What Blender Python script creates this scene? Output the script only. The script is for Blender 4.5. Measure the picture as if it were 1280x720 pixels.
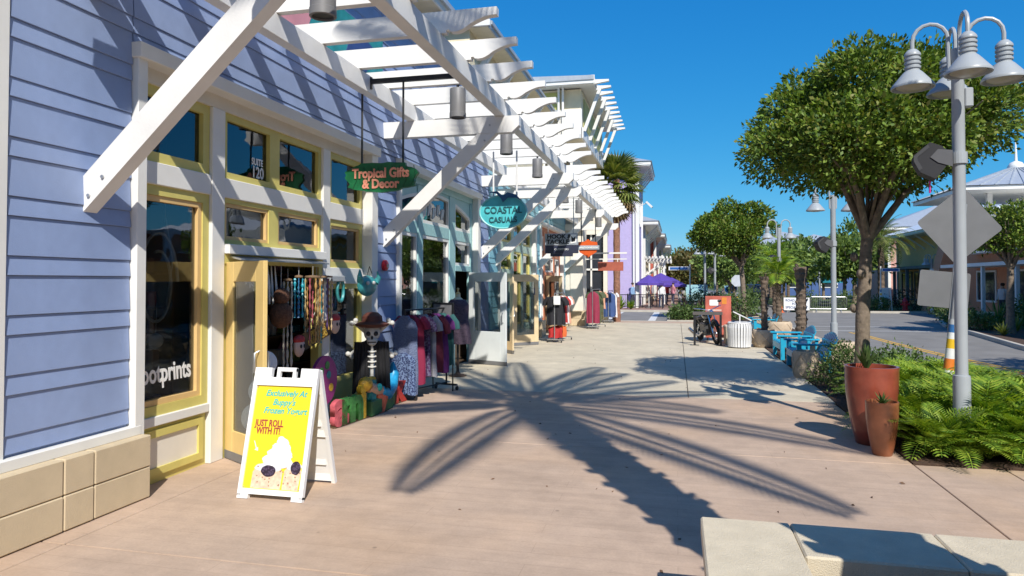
import bpy, math, random
import numpy as np
from math import sin, cos, pi, radians as RAD
from mathutils import Vector, Matrix
random.seed(7); rng = np.random.default_rng(7)
for o in list(bpy.data.objects): bpy.data.objects.remove(o, do_unlink=True)
scn = bpy.context.scene
COL = scn.collection

# ------------------------------------------------------------------ camera, sky, sun, exposure
cam_d = bpy.data.cameras.new('camera'); cam = bpy.data.objects.new('camera', cam_d); COL.objects.link(cam)
cam.location = (0, 0, 1.8); cam.rotation_euler = (RAD(91.2), 0, RAD(13.3))
cam_d.sensor_width = 36; cam_d.lens = 24.47; cam_d.shift_y = -0.0205; cam_d.clip_start = .05; cam_d.clip_end = 3000
scn.camera = cam
SUN_EL = RAD(42.5); SUN_H = (-.43, .903)          # light travels towards -X, +Y
w = bpy.data.worlds.new('World'); scn.world = w; w.use_nodes = True
nt = w.node_tree; bg = nt.nodes['Background']
sky = nt.nodes.new('ShaderNodeTexSky'); sky.sky_type = 'NISHITA'; sky.sun_disc = False
sky.sun_elevation = SUN_EL; sky.sun_rotation = math.atan2(-SUN_H[0], -SUN_H[1])
sky.air_density = 1.0; sky.dust_density = 0; sky.ozone_density = 2.0
tone = nt.nodes.new('ShaderNodeVectorMath'); tone.operation = 'POWER'; tone.inputs[1].default_value = (1.6,.75,.42)   # film response of a polarised blue sky
grade = nt.nodes.new('ShaderNodeVectorMath'); grade.operation = 'MULTIPLY'; grade.inputs[1].default_value = (.080,.98,2.95)
nt.links.new(sky.outputs[0], tone.inputs[0]); nt.links.new(tone.outputs[0], grade.inputs[0]); nt.links.new(grade.outputs[0], bg.inputs[0]); bg.inputs[1].default_value = .1
sd = bpy.data.lights.new('sun', 'SUN'); sd.energy = 4.6; sd.angle = RAD(.53); sd.color = (1, .955, .88)
sun = bpy.data.objects.new('sun', sd); COL.objects.link(sun)
dv = Vector((SUN_H[0]*cos(SUN_EL), SUN_H[1]*cos(SUN_EL), -sin(SUN_EL)))
sun.rotation_euler = dv.to_track_quat('-Z', 'Y').to_euler(); sun.location = (20, -30, 40)
scn.view_settings.view_transform = 'Standard'; scn.view_settings.look = 'None'
scn.view_settings.exposure = 0.26; scn.view_settings.gamma = 1

# ------------------------------------------------------------------ mesh helpers
class MB:
    def __init__(s): s.v = []; s.f = []
    def add(s, vs, fs):
        n = len(s.v); s.v += [tuple(p) for p in vs]; s.f += [tuple(i+n for i in f) for f in fs]; return s
    def box(s, a, b):
        (x0,y0,z0),(x1,y1,z1) = a, b
        return s.add([(x0,y0,z0),(x1,y0,z0),(x1,y1,z0),(x0,y1,z0),(x0,y0,z1),(x1,y0,z1),(x1,y1,z1),(x0,y1,z1)],
                     [(3,2,1,0),(4,5,6,7),(0,1,5,4),(1,2,6,5),(2,3,7,6),(3,0,4,7)])
    def cbox(s, a, b, c=.008):
        lo = [min(p,q) for p,q in zip(a,b)]; hi = [max(p,q) for p,q in zip(a,b)]
        c = min(c, min(h-l for l,h in zip(lo,hi))*.45)
        vs = {}; L = []
        for k in range(8):
            sg = [(k>>i)&1 for i in range(3)]
            for ax in range(3):
                p = []
                for i in range(3):
                    e = hi[i] if sg[i] else lo[i]
                    p.append(e if i == ax else (e-c if sg[i] else e+c))
                vs[(k,ax)] = len(L); L.append(p)
        F = []
        for ax in range(3):
            u, v = (ax+1)%3, (ax+2)%3
            for d in (0,1):
                ks = [(d<<ax)|(i<<u)|(j<<v) for i,j in ((0,0),(1,0),(1,1),(0,1))]
                q = [vs[(k,ax)] for k in ks]; F.append(q if d else q[::-1])
        for ax in range(3):
            u, v = (ax+1)%3, (ax+2)%3
            for i in (0,1):
                for j in (0,1):
                    k0 = (i<<u)|(j<<v); k1 = k0|(1<<ax)
                    q = [vs[(k0,u)],vs[(k1,u)],vs[(k1,v)],vs[(k0,v)]]
                    F.append(q if (i^j) == 0 else q[::-1])
        for k in range(8):
            q = [vs[(k,0)],vs[(k,1)],vs[(k,2)]]
            F.append(q if bin(k).count('1')%2 else q[::-1])
        return s.add(L, F)
    def beam(s, p, q, w, h, up=(0,0,1), c=0):
        p = Vector(p); q = Vector(q); d = (q-p); L = d.length; d.normalize()
        x = d.cross(Vector(up)); x.normalize(); u = x.cross(d)
        t = MB()
        if c: t.cbox((-w/2,0,-h/2),(w/2,L,h/2),c)
        else: t.box((-w/2,0,-h/2),(w/2,L,h/2))
        return s.add([p + x*a + d*b + u*e for a,b,e in t.v], t.f)
    def prism(s, poly, axis, a, b):
        n = len(poly)
        def P(u, v, t): return (t,u,v) if axis == 0 else ((u,t,v) if axis == 1 else (u,v,t))
        vs = [P(u,v,a) for u,v in poly] + [P(u,v,b) for u,v in poly]
        return s.add(vs, [tuple(range(n))[::-1], tuple(range(n,2*n))] + [(i,(i+1)%n,n+(i+1)%n,n+i) for i in range(n)])
    def tube(s, pts, r, n=8, cap=True):
        pts = [Vector(p) for p in pts]; m = len(pts)
        rs = r if isinstance(r,(list,tuple)) else [r]*m
        vs = []; prev = None
        for i,p in enumerate(pts):
            d = (pts[min(i+1,m-1)]-pts[max(i-1,0)]).normalized()
            if prev is None:
                ref = Vector((0,0,1)) if abs(d.z) < .9 else Vector((1,0,0)); x = d.cross(ref).normalized()
            else:
                x = (prev - d*prev.dot(d)).normalized()
            prev = x; y = d.cross(x)
            for k in range(n):
                a = 2*pi*k/n; vs.append(p + x*(cos(a)*rs[i]) + y*(sin(a)*rs[i]))
        fs = [(i*n+k, i*n+(k+1)%n, (i+1)*n+(k+1)%n, (i+1)*n+k) for i in range(m-1) for k in range(n)]
        if cap: fs += [tuple(range(n))[::-1], tuple(range((m-1)*n, m*n))]
        return s.add(vs, fs)
    def lathe(s, prof, n=20, c=(0,0,0), cap=True):
        vs = [(c[0]+r*cos(2*pi*k/n), c[1]+r*sin(2*pi*k/n), c[2]+z) for r,z in prof for k in range(n)]
        m = len(prof)
        fs = [(i*n+k, i*n+(k+1)%n, (i+1)*n+(k+1)%n, (i+1)*n+k) for i in range(m-1) for k in range(n)]
        if cap: fs += [tuple(range(n))[::-1], tuple(range((m-1)*n, m*n))]
        return s.add(vs, fs)
    def ball(s, c, r, nu=12, nv=8):
        rx,ry,rz = r if isinstance(r,(list,tuple)) else (r,r,r)
        prof = [(max(sin(pi*i/nv),.02), -cos(pi*i/nv)) for i in range(nv+1)]
        vs = [(c[0]+rx*a*cos(2*pi*k/nu), c[1]+ry*a*sin(2*pi*k/nu), c[2]+rz*z) for a,z in prof for k in range(nu)]
        fs = [(i*nu+k, i*nu+(k+1)%nu, (i+1)*nu+(k+1)%nu, (i+1)*nu+k) for i in range(nv) for k in range(nu)]
        return s.add(vs, fs + [tuple(range(nu))[::-1], tuple(range(nv*nu,(nv+1)*nu))])
    def ring(s, y0, y1, z0, z1, wd, x0, x1):            # rectangular frame in a plane of constant X
        s.box((x0,y0,z0),(x1,y0+wd,z1)); s.box((x0,y1-wd,z0),(x1,y1,z1))
        s.box((x0,y0+wd,z0),(x1,y1-wd,z0+wd)); s.box((x0,y0+wd,z1-wd),(x1,y1-wd,z1)); return s
    def rot(s, ang, c=(0,0)):
        ca, sa = cos(ang), sin(ang)
        s.v = [(c[0]+(x-c[0])*ca-(y-c[1])*sa, c[1]+(x-c[0])*sa+(y-c[1])*ca, z) for x,y,z in s.v]; return s
    def move(s, d): s.v = [(x+d[0],y+d[1],z+d[2]) for x,y,z in s.v]; return s

def mesh(name, mb, mat=None, smooth=False):
    me = bpy.data.meshes.new(name); me.from_pydata(mb.v, [], mb.f)
    if mat is not None: me.materials.append(mat)
    if smooth:
        me.polygons.foreach_set('use_smooth', [True]*len(me.polygons))
        try: me.set_sharp_from_angle(angle=RAD(38))
        except Exception: pass
    me.update(); return me
def arr_mesh(name, V, Q, mat):                          # numpy quads
    me = bpy.data.meshes.new(name); V = np.asarray(V, np.float32); Q = np.asarray(Q, np.int32)
    me.vertices.add(len(V)); me.vertices.foreach_set('co', V.ravel())
    me.loops.add(Q.size); me.loops.foreach_set('vertex_index', Q.ravel())
    me.polygons.add(len(Q)); me.polygons.foreach_set('loop_start', np.arange(0, Q.size, 4, dtype=np.int32))
    try: me.polygons.foreach_set('loop_total', np.full(len(Q), 4, dtype=np.int32))
    except Exception: pass
    me.update(calc_edges=True); me.validate(); me.materials.append(mat); return me
def tag(o, label=None, cat=None, group=None, kind=None):
    if label: o['label'] = label
    if cat: o['category'] = cat
    if group: o['group'] = group
    if kind: o['kind'] = kind
    return o
def thing(name, label, cat, loc=(0,0,0), group=None, rz=0):
    o = bpy.data.objects.new(name, None); COL.objects.link(o); o.location = loc; o.rotation_euler = (0,0,rz)
    o.empty_display_size = .2
    return tag(o, label, cat, group)
def link(name, me, parent=None, loc=(0,0,0)):
    o = bpy.data.objects.new(name, me); COL.objects.link(o); o.location = loc
    if parent: o.parent = parent
    return o
def wloc(o):
    v = Vector(o.location)
    while o.parent: o = o.parent; v = v + Vector(o.location)
    return v
def part(name, mb, mat, parent=None, smooth=False):     # mb in world coordinates, parents are never rotated while building
    o = bpy.data.objects.new(name, None)
    if parent is not None: l = wloc(parent); mb.move((-l.x,-l.y,-l.z))
    bpy.data.objects.remove(o)
    return link(name, mesh(name, mb, mat, smooth), parent)
def single(name, mb, mat, label, cat, base, group=None, smooth=False):   # a thing that is one mesh, origin at its base
    mb.move((-base[0],-base[1],-base[2]))
    o = link(name, mesh(name, mb, mat, smooth), None, base); return tag(o, label, cat, group)
def struct(name, mb, mat, smooth=False):
    o = link(name, mesh(name, mb, mat, smooth)); o['kind'] = 'structure'; return o
def dup(root, loc, rz=0, label=None, scale=None):
    def cp(o, par):
        c = o.copy(); COL.objects.link(c); c.parent = par
        for ch in o.children: cp(ch, c)
        return c
    r = cp(root, None); r.location = loc; r.rotation_euler = (0,0,rz)
    if label: r['label'] = label
    if scale: r.scale = (scale,)*3 if not isinstance(scale, tuple) else scale
    return r
def text(name, body, size, mat, parent, org, right, up, extrude=.004, align='CENTER', sx=1, shear=0, bold=0, spacing=1.0):
    cu = bpy.data.curves.new('txt', 'FONT'); cu.body = body; cu.size = size; cu.align_x = align; cu.align_y = 'CENTER'
    cu.extrude = extrude; cu.shear = shear; cu.offset = bold; cu.resolution_u = 3; cu.space_character = spacing
    cu.space_line = .95
    ob = bpy.data.objects.new('txt', cu); COL.objects.link(ob)
    me = bpy.data.meshes.new_from_object(ob.evaluated_get(bpy.context.evaluated_depsgraph_get()))
    bpy.data.objects.remove(ob); bpy.data.curves.remove(cu)
    R = Vector(right).normalized(); U = Vector(up).normalized(); N = R.cross(U)
    l = wloc(parent) if parent else Vector((0,0,0))
    M4 = Matrix(((R.x*sx,U.x,N.x,org[0]-l.x),(R.y*sx,U.y,N.y,org[1]-l.y),(R.z*sx,U.z,N.z,org[2]-l.z),(0,0,0,1)))
    me.transform(M4); me.materials.clear(); me.materials.append(mat)
    return link(name, me, parent)

# ------------------------------------------------------------------ materials
MATS = {}
def M(name, col, rough=.6, var=.1, scale=5., bump=0., bscale=60., metal=0., spec=.5, coat=0., island=0., stain=0., ramp=None):
    if name in MATS: return MATS[name]
    m = bpy.data.materials.new(name); m.use_nodes = True; n = m.node_tree.nodes; L = m.node_tree.links
    p = n['Principled BSDF']; p.inputs['Roughness'].default_value = rough; p.inputs['Metallic'].default_value = metal
    p.inputs['Specular IOR Level'].default_value = spec; p.inputs['Coat Weight'].default_value = coat
    tc = n.new('ShaderNodeTexCoord'); nz = n.new('ShaderNodeTexNoise'); nz.inputs['Scale'].default_value = scale
    nz.inputs['Detail'].default_value = 5; L.new(tc.outputs['Object'], nz.inputs['Vector'])
    mr = n.new('ShaderNodeMapRange'); mr.inputs['From Min'].default_value = .3; mr.inputs['From Max'].default_value = .7
    mr.inputs['To Min'].default_value = 1-var; mr.inputs['To Max'].default_value = 1+var; L.new(nz.outputs['Fac'], mr.inputs['Value'])
    base = None
    if ramp or island:
        ge = n.new('ShaderNodeNewGeometry')
        cr = n.new('ShaderNodeValToRGB')
        stops = ramp or [tuple(c*(1-island) for c in col), tuple(c*(1+island) for c in col)]
        while len(cr.color_ramp.elements) < len(stops): cr.color_ramp.elements.new(.5)
        for i,c in enumerate(stops):
            cr.color_ramp.elements[i].position = i/(len(stops)-1); cr.color_ramp.elements[i].color = (*c,1)
        L.new(ge.outputs['Random Per Island'], cr.inputs['Fac']); base = cr.outputs['Color']
    mx = n.new('ShaderNodeVectorMath'); mx.operation = 'SCALE'
    if base is not None: L.new(base, mx.inputs[0])
    else: mx.inputs[0].default_value = col
    L.new(mr.outputs[0], mx.inputs['Scale'])
    out = mx.outputs[0]
    if stain:
        n2 = n.new('ShaderNodeTexNoise'); n2.inputs['Scale'].default_value = .9; n2.inputs['Detail'].default_value = 8; n2.inputs['Roughness'].default_value = .65
        L.new(tc.outputs['Object'], n2.inputs['Vector'])
        m2 = n.new('ShaderNodeMapRange'); m2.inputs['From Min'].default_value = .42; m2.inputs['From Max'].default_value = .68
        m2.inputs['To Min'].default_value = 1; m2.inputs['To Max'].default_value = 1-stain; L.new(n2.outputs['Fac'], m2.inputs['Value'])
        s2 = n.new('ShaderNodeVectorMath'); s2.operation = 'SCALE'; L.new(out, s2.inputs[0]); L.new(m2.outputs[0], s2.inputs['Scale']); out = s2.outputs[0]
    L.new(out, p.inputs['Base Color'])
    if bump:
        nb = n.new('ShaderNodeTexNoise'); nb.inputs['Scale'].default_value = bscale; nb.inputs['Detail'].default_value = 4
        L.new(tc.outputs['Object'], nb.inputs['Vector'])
        b = n.new('ShaderNodeBump'); b.inputs['Strength'].default_value = bump; b.inputs['Distance'].default_value = .01
        L.new(nb.outputs['Fac'], b.inputs['Height']); L.new(b.outputs[0], p.inputs['Normal'])
    MATS[name] = m; return m
def leafmat(name, ramp, trans=.25):
    m = M(name, ramp[0], rough=.55, var=.15, scale=1.3, ramp=ramp, spec=.35)
    n = m.node_tree.nodes; L = m.node_tree.links; p = n['Principled BSDF']; out = n['Material Output']
    tr = n.new('ShaderNodeBsdfTranslucent'); src = p.inputs['Base Color'].links[0].from_socket
    g = n.new('ShaderNodeVectorMath'); g.operation = 'MULTIPLY'; g.inputs[1].default_value = (1.3,1.25,.5); L.new(src, g.inputs[0])
    L.new(g.outputs[0], tr.inputs['Color']); mx = n.new('ShaderNodeMixShader'); mx.inputs[0].default_value = trans
    L.new(p.outputs[0], mx.inputs[1]); L.new(tr.outputs[0], mx.inputs[2]); L.new(mx.outputs[0], out.inputs['Surface']); return m
def glassmat(name, tint=(.30,.33,.34), fac=1.0):
    m = bpy.data.materials.new(name); m.use_nodes = True; n = m.node_tree.nodes; L = m.node_tree.links; n.remove(n['Principled BSDF'])
    t = n.new('ShaderNodeBsdfTransparent'); t.inputs[0].default_value = (*tint,1)
    g = n.new('ShaderNodeBsdfGlossy'); g.inputs['Roughness'].default_value = .015; g.inputs[0].default_value = (.95,.97,1,1)
    tc = n.new('ShaderNodeTexCoord'); nz = n.new('ShaderNodeTexNoise'); nz.inputs['Scale'].default_value = 2.2; L.new(tc.outputs['Object'], nz.inputs['Vector'])
    b = n.new('ShaderNodeBump'); b.inputs['Strength'].default_value = .12; b.inputs['Distance'].default_value = .02; L.new(nz.outputs['Fac'], b.inputs['Height']); L.new(b.outputs[0], g.inputs['Normal'])
    lw = n.new('ShaderNodeLayerWeight'); pw = n.new('ShaderNodeMath'); pw.operation = 'POWER'; pw.inputs[1].default_value = 4; L.new(lw.outputs['Facing'], pw.inputs[0])
    f = n.new('ShaderNodeMapRange'); f.inputs['To Min'].default_value = .09; f.inputs['To Max'].default_value = 1; L.new(pw.outputs[0], f.inputs['Value'])
    mx = n.new('ShaderNodeMixShader'); L.new(f.outputs[0], mx.inputs[0]); L.new(t.outputs[0], mx.inputs[1]); L.new(g.outputs[0], mx.inputs[2])
    L.new(mx.outputs[0], n['Material Output'].inputs['Surface']); return m

WHITE = M('white_paint', (.80,.79,.76), rough=.5, var=.05, scale=2.5, bump=.12, bscale=45, stain=.12)
WHITE2 = M('white_trim', (.76,.75,.71), rough=.5, var=.04, scale=3)
BLUE = M('periwinkle_siding', (.265,.345,.550), rough=.55, var=.07, scale=3, bump=.12, bscale=90, stain=.13)
YELL = M('mustard_paint', (.62,.54,.16), rough=.5, var=.06)
TAN = M('tan_bead', (.70,.47,.20), rough=.5, var=.08)
CREAM = M('cream_paint', (.76,.66,.45), rough=.6, var=.05)
CREAMW = M('cream_white', (.75,.70,.60), rough=.6, var=.04)
TEAL = M('pale_teal_paint', (.33,.55,.55), rough=.5, var=.05)
AQUA = M('aqua_siding', (.22,.48,.58), rough=.5, var=.05, stain=.06)
ORANGE = M('orange_paint', (.55,.20,.10), rough=.55, var=.06)
STONE = M('cast_stone', (.60,.485,.32), rough=.85, var=.07, scale=4, bump=.25, bscale=120, stain=.14)
MORTAR = M('mortar', (.25,.20,.15), rough=.9)
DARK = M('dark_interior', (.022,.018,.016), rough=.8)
BLACK = M('black_metal', (.018,.018,.02), rough=.4, spec=.5)
STEEL = M('galvanised_steel', (.50,.51,.52), rough=.35, metal=.8)
GREYM = M('lamp_grey_paint', (.36,.385,.40), rough=.38, var=.04)
CANG = M('canister_grey', (.17,.17,.175), rough=.5)
GLASS = glassmat('window_glass', (.62,.64,.64))
GLASS_D = glassmat('dark_window_glass', (.32,.34,.36))
ROOFG = M('grey_metal_roof', (.42,.45,.48), rough=.4, metal=.2)
CONC = M('planter_concrete', (.63,.545,.40), rough=.92, var=.10, scale=7, bump=.5, bscale=150, stain=.10)
KERBM = M('kerb_concrete', (.50,.46,.39), rough=.9, var=.08, bump=.2, bscale=120, stain=.15)
ASPH = M('asphalt', (.215,.205,.190), rough=.9, var=.10, scale=1.2, bump=.3, bscale=180, stain=.15)
MULCH = M('mulch_soil', (.075,.042,.026), rough=.95, var=.35, scale=18, bump=1., bscale=45)
GRASS = M('grass_ground', (.07,.10,.03), rough=.95, var=.25, scale=.6, bump=.6, bscale=8)
PAINTW = M('road_white', (.62,.62,.60), rough=.8, var=.12, scale=14)
PAINTY = M('road_yellow', (.62,.36,.05), rough=.8, var=.12, scale=14)
TURQ = M('turquoise_paint', (.02,.36,.54), rough=.4, var=.06)
TERRA = M('terracotta_glaze', (.27,.06,.034), rough=.28, var=.25, scale=5, coat=.35, stain=.3)
TERRA2 = M('brown_glaze', (.29,.10,.045), rough=.3, var=.25, scale=6, coat=.3, stain=.3)
BARK = M('bark', (.20,.155,.115), rough=.95, var=.3, scale=14, bump=.9, bscale=30)
PBARK = M('palm_bark', (.15,.11,.08), rough=.95, var=.3, scale=16, bump=.9, bscale=24)
LEAF = leafmat('ficus_leaf', [(.040,.080,.014),(.085,.155,.022),(.145,.235,.030),(.21,.30,.040),(.22,.21,.05)])
LEAF2 = leafmat('distant_leaf', [(.08,.14,.04),(.15,.23,.055),(.25,.33,.08)])
LEAF3 = leafmat('olive_leaf', [(.07,.08,.022),(.13,.12,.035),(.19,.13,.05)])
FERN = leafmat('fern_leaf', [(.06,.135,.012),(.15,.27,.022),(.25,.37,.035),(.34,.42,.05)], .3)
FERNB = leafmat('dry_fern_leaf', [(.20,.09,.025),(.28,.15,.05)], .3)
SHRUB = leafmat('shrub_leaf', [(.05,.10,.025),(.10,.17,.045),(.17,.23,.08)], .25)
PALML = leafmat('palm_leaf', [(.10,.15,.035),(.18,.23,.055),(.28,.30,.09)], .3)
PALMD = leafmat('dead_palm_leaf', [(.24,.16,.07),(.36,.25,.12)], .2)

def pavement_mat(name, col, plank):
    m = M(name, col, rough=.85, var=.07, scale=1.1, stain=.13)
    n = m.node_tree.nodes; L = m.node_tree.links; p = n['Principled BSDF']
    src = p.inputs['Base Color'].links[0].from_socket
    tc = n.new('ShaderNodeTexCoord')
    n3 = n.new('ShaderNodeTexNoise'); n3.inputs['Scale'].default_value = 55; n3.inputs['Detail'].default_value = 3
    L.new(tc.outputs['Object'], n3.inputs['Vector'])
    mr = n.new('ShaderNodeMapRange'); mr.inputs['To Min'].default_value = .88; mr.inputs['To Max'].default_value = 1.12; L.new(n3.outputs['Fac'], mr.inputs['Value'])
    s = n.new('ShaderNodeVectorMath'); s.operation = 'SCALE'; L.new(src, s.inputs[0]); L.new(mr.outputs[0], s.inputs['Scale']); src = s.outputs[0]
    h = n3.outputs['Fac']
    if plank:
        mp = n.new('ShaderNodeMapping'); mp.inputs['Scale'].default_value = (.35, 5.2, 1); L.new(tc.outputs['Object'], mp.inputs['Vector'])
        gn = n.new('ShaderNodeTexNoise'); gn.inputs['Scale'].default_value = 1.6; gn.inputs['Detail'].default_value = 6; gn.inputs['Roughness'].default_value = .6; L.new(mp.outputs[0], gn.inputs['Vector'])
        m2 = n.new('ShaderNodeMapRange'); m2.inputs['From Min'].default_value = .3; m2.inputs['From Max'].default_value = .7; m2.inputs['To Min'].default_value = .93; m2.inputs['To Max'].default_value = 1.06; L.new(gn.outputs['Fac'], m2.inputs['Value'])
        s2 = n.new('ShaderNodeVectorMath'); s2.operation = 'SCALE'; L.new(src, s2.inputs[0]); L.new(m2.outputs[0], s2.inputs['Scale'])
        bt = n.new('ShaderNodeTexBrick'); bt.inputs['Color1'].default_value = (1,1,1,1); bt.inputs['Color2'].default_value = (.975,.97,.965,1); bt.inputs['Mortar'].default_value = (.86,.85,.84,1)
        bt.inputs['Scale'].default_value = 1; bt.inputs['Mortar Size'].default_value = .004; bt.inputs['Brick Width'].default_value = 1.9; bt.inputs['Row Height'].default_value = .19; bt.inputs['Mortar Smooth'].default_value = .6
        L.new(tc.outputs['Object'], bt.inputs['Vector'])
        mu = n.new('ShaderNodeVectorMath'); mu.operation = 'MULTIPLY'; L.new(s2.outputs[0], mu.inputs[0]); L.new(bt.outputs['Color'], mu.inputs[1]); src = mu.outputs[0]
        h = gn.outputs['Fac']
        wn = n.new('ShaderNodeTexNoise'); wn.inputs['Scale'].default_value = .55; wn.inputs['Detail'].default_value = 4; L.new(tc.outputs['Object'], wn.inputs['Vector'])
        m3 = n.new('ShaderNodeMapRange'); m3.inputs['From Min'].default_value = .5; m3.inputs['From Max'].default_value = .75; L.new(wn.outputs['Fac'], m3.inputs['Value'])
        mc = n.new('ShaderNodeMix'); mc.data_type = 'RGBA'; mc.inputs['B'].default_value = (.56,.34,.17,1); L.new(src, mc.inputs['A'])
        k = n.new('ShaderNodeMath'); k.operation = 'MULTIPLY'; k.inputs[1].default_value = .35; L.new(m3.outputs[0], k.inputs[0]); L.new(k.outputs[0], mc.inputs['Factor']); src = mc.outputs['Result']
    vo = n.new('ShaderNodeTexVoronoi'); vo.inputs['Scale'].default_value = 1.7; vo.inputs['Randomness'].default_value = 1; L.new(tc.outputs['Object'], vo.inputs['Vector'])
    gm = n.new('ShaderNodeMapRange'); gm.inputs['From Min'].default_value = .018; gm.inputs['From Max'].default_value = .034; gm.inputs['To Min'].default_value = .62; gm.inputs['To Max'].default_value = 1; L.new(vo.outputs['Distance'], gm.inputs['Value'])
    pt = n.new('ShaderNodeTexNoise'); pt.inputs['Scale'].default_value = 3.3; pt.inputs['Detail'].default_value = 9; pt.inputs['Roughness'].default_value = .72; L.new(tc.outputs['Object'], pt.inputs['Vector'])
    pm = n.new('ShaderNodeMapRange'); pm.inputs['From Min'].default_value = .35; pm.inputs['From Max'].default_value = .70; pm.inputs['To Min'].default_value = 1.07; pm.inputs['To Max'].default_value = .86; L.new(pt.outputs['Fac'], pm.inputs['Value'])
    g1 = n.new('ShaderNodeMath'); g1.operation = 'MULTIPLY'; L.new(gm.outputs[0], g1.inputs[0]); L.new(pm.outputs[0], g1.inputs[1])
    g2 = n.new('ShaderNodeVectorMath'); g2.operation = 'SCALE'; L.new(src, g2.inputs[0]); L.new(g1.outputs[0], g2.inputs['Scale']); src = g2.outputs[0]
    L.new(src, p.inputs['Base Color'])
    b = n.new('ShaderNodeBump'); b.inputs['Strength'].default_value = .25; b.inputs['Distance'].default_value = .006; L.new(h, b.inputs['Height']); L.new(b.outputs[0], p.inputs['Normal'])
    return m
PINK = pavement_mat('boardwalk_concrete', (.50,.368,.272), True)
BEIGE = pavement_mat('beige_concrete', (.57,.50,.375), False)

# ------------------------------------------------------------------ the setting
struct('ground', MB().add([(-900,-400,-.2),(900,-400,-.2),(900,1500,-.2),(-900,1500,-.2)], [(0,1,2,3)]), GRASS)
struct('road', MB().add([(-70,-60,-.12),(70,-60,-.12),(70,200,-.12),(-70,200,-.12)], [(0,1,2,3)]), ASPH)
def sheet(poly, z): return MB().add([(x,y,z) for x,y in poly], [tuple(range(len(poly)))])
def kerb(name, pts, h=0.0, wd=.15):
    mb = MB(); pts = [Vector((x,y,0)) for x,y in pts]; n = len(pts); L = []; R = []
    for i,p in enumerate(pts):
        d = (pts[min(i+1,n-1)]-pts[max(i-1,0)]).normalized(); nn = Vector((-d.y,d.x,0))
        L.append(p); R.append(p+nn*wd)
    vs = []
    for i in range(n): vs += [(L[i].x,L[i].y,-.19),(L[i].x+0,L[i].y,h-.02),(L[i].x*.9+R[i].x*.1,L[i].y*.9+R[i].y*.1,h+.006),(R[i].x,R[i].y,h+.006),(R[i].x,R[i].y,-.19)]
    mb.add(vs, [(i*5+k,i*5+k+1,(i+1)*5+k+1,(i+1)*5+k) for i in range(n-1) for k in range(4)])
    return struct(name, mb, KERBM)
def pad(name, poly, mat, top): return struct(name, MB().prism(poly, 2, -.19, top), mat)
pave = pad('pavement', [(-12,-14),(4.32,-14),(4.32,32.4),(-12,32.4)], MORTAR, -.03)
def slab(par, x0, x1, y0, y1, mat, name='paving_slab', g=.006, top=0.0):
    mb = MB(); mb.cbox((x0+g,y0+g,-.029),(x1-g,y1-g,top),.005); return part(name, mb, mat, par)
XS = [-8.5,-4.65,.17,2.26,4.3]
for a,b in zip((-14,-6,3.98,7.6), (-6,3.98,7.6,11.2)):
    for x0,x1 in ((-8.5,-4.1),(-4.1,2.26),(2.26,3.05),(3.05,4.3)):
        if x0 > 2 and b > 7.7: continue
        slab(pave, x0, x1, a, b, PINK)
for a,b in zip((11.2,15.1,19.0,22.9,26.8), (15.1,19.0,22.9,26.8,30.9)):
    for x0,x1 in ((-8.5,-4.1),(-4.1,.17),(.17,2.32)): slab(pave, x0, x1, a, b, BEIGE)
slab(pave, -8.5, 2.32, 30.9, 32.3, PINK)
bed = pad('planting_bed', [(2.26,7.62),(4.31,7.62),(4.31,32.35),(2.33,32.35),(2.33,13),(2.28,11)], MULCH, .012)
kerb('kerb', [(4.47,-14),(4.47,31.2),(4.2,32.0),(3.6,32.45),(3.0,32.6),(-12,32.6)])
corner = pad('planting_bed', [(-.3,33.4),(4.3,33.4),(4.3,41),(-.3,41)], MULCH, .02)
kerb('kerb', [(4.45,33.3),(4.45,41.1),(-.45,41.1),(-.45,33.3),(4.45,33.3)])
BRICKP = M('brick_paving', (.36,.22,.17), rough=.9, var=.15, scale=8, stain=.15)
pad('pavement', [(-40,45),(.15,45),(.15,190),(-40,190)], BRICKP, .0)
kerb('kerb', [(.3,190),(.3,45.6),(-.3,44.85),(-40,44.85)])
CKERB = [(8.0,-10),(8.5,12),(9.42,22.5),(10.3,28.2),(11.0,33),(12.0,36.6),(13.6,38.4),(16,39),(60,39)]
def off(pts, d):
    out = []; n = len(pts)
    for i,p in enumerate(pts):
        a = Vector(pts[max(i-1,0)]); b = Vector(pts[min(i+1,n-1)]); t = (b-a).normalized(); out.append((p[0]+t.y*d, p[1]-t.x*d))
    return out
kerb('kerb', CKERB[::-1])
pad('planting_bed', off(CKERB,.14)+[(60,30),(16,30),(13,22),(12.4,12),(12,-10)], MULCH, .0)
pad('pavement', [(12.05,-10),(12.4,12),(13,22),(16,29.9),(60,29.9),(60,-10)], BEIGE, .006)
kerb('kerb', [(60,46.4),(8.2,46.4),(7.0,47.4),(6.9,190)])
pad('lawn', [(7.05,46.55),(60,46.55),(60,190),(7.05,190)], GRASS, .0)
def ribbon(name, pts, wd, mat, z=-.116):
    mb = MB(); vs = []; n = len(pts)
    for i,p in enumerate(pts):
        a = Vector(pts[max(i-1,0)]); b = Vector(pts[min(i+1,n-1)]); t = (b-a).normalized()
        vs += [(p[0]+t.y*wd/2, p[1]-t.x*wd/2, z),(p[0]-t.y*wd/2, p[1]+t.x*wd/2, z)]
    mb.add(vs, [(2*i,2*i+1,2*i+3,2*i+2) for i in range(n-1)]); return struct(name, mb, mat)
YL = [(8.6,6),(7.75,12),(7.16,16.9),(6.78,19.9),(6.55,24),(6.45,28.6)]
ribbon('road_marking', off(YL,.09), .1, PAINTY); ribbon('road_marking', off(YL,-.09), .1, PAINTY)
for y in (29.5,32.2): ribbon('road_marking', [(4.6,y-.15),(10.3,y+.25)], .14, PAINTW)
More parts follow.
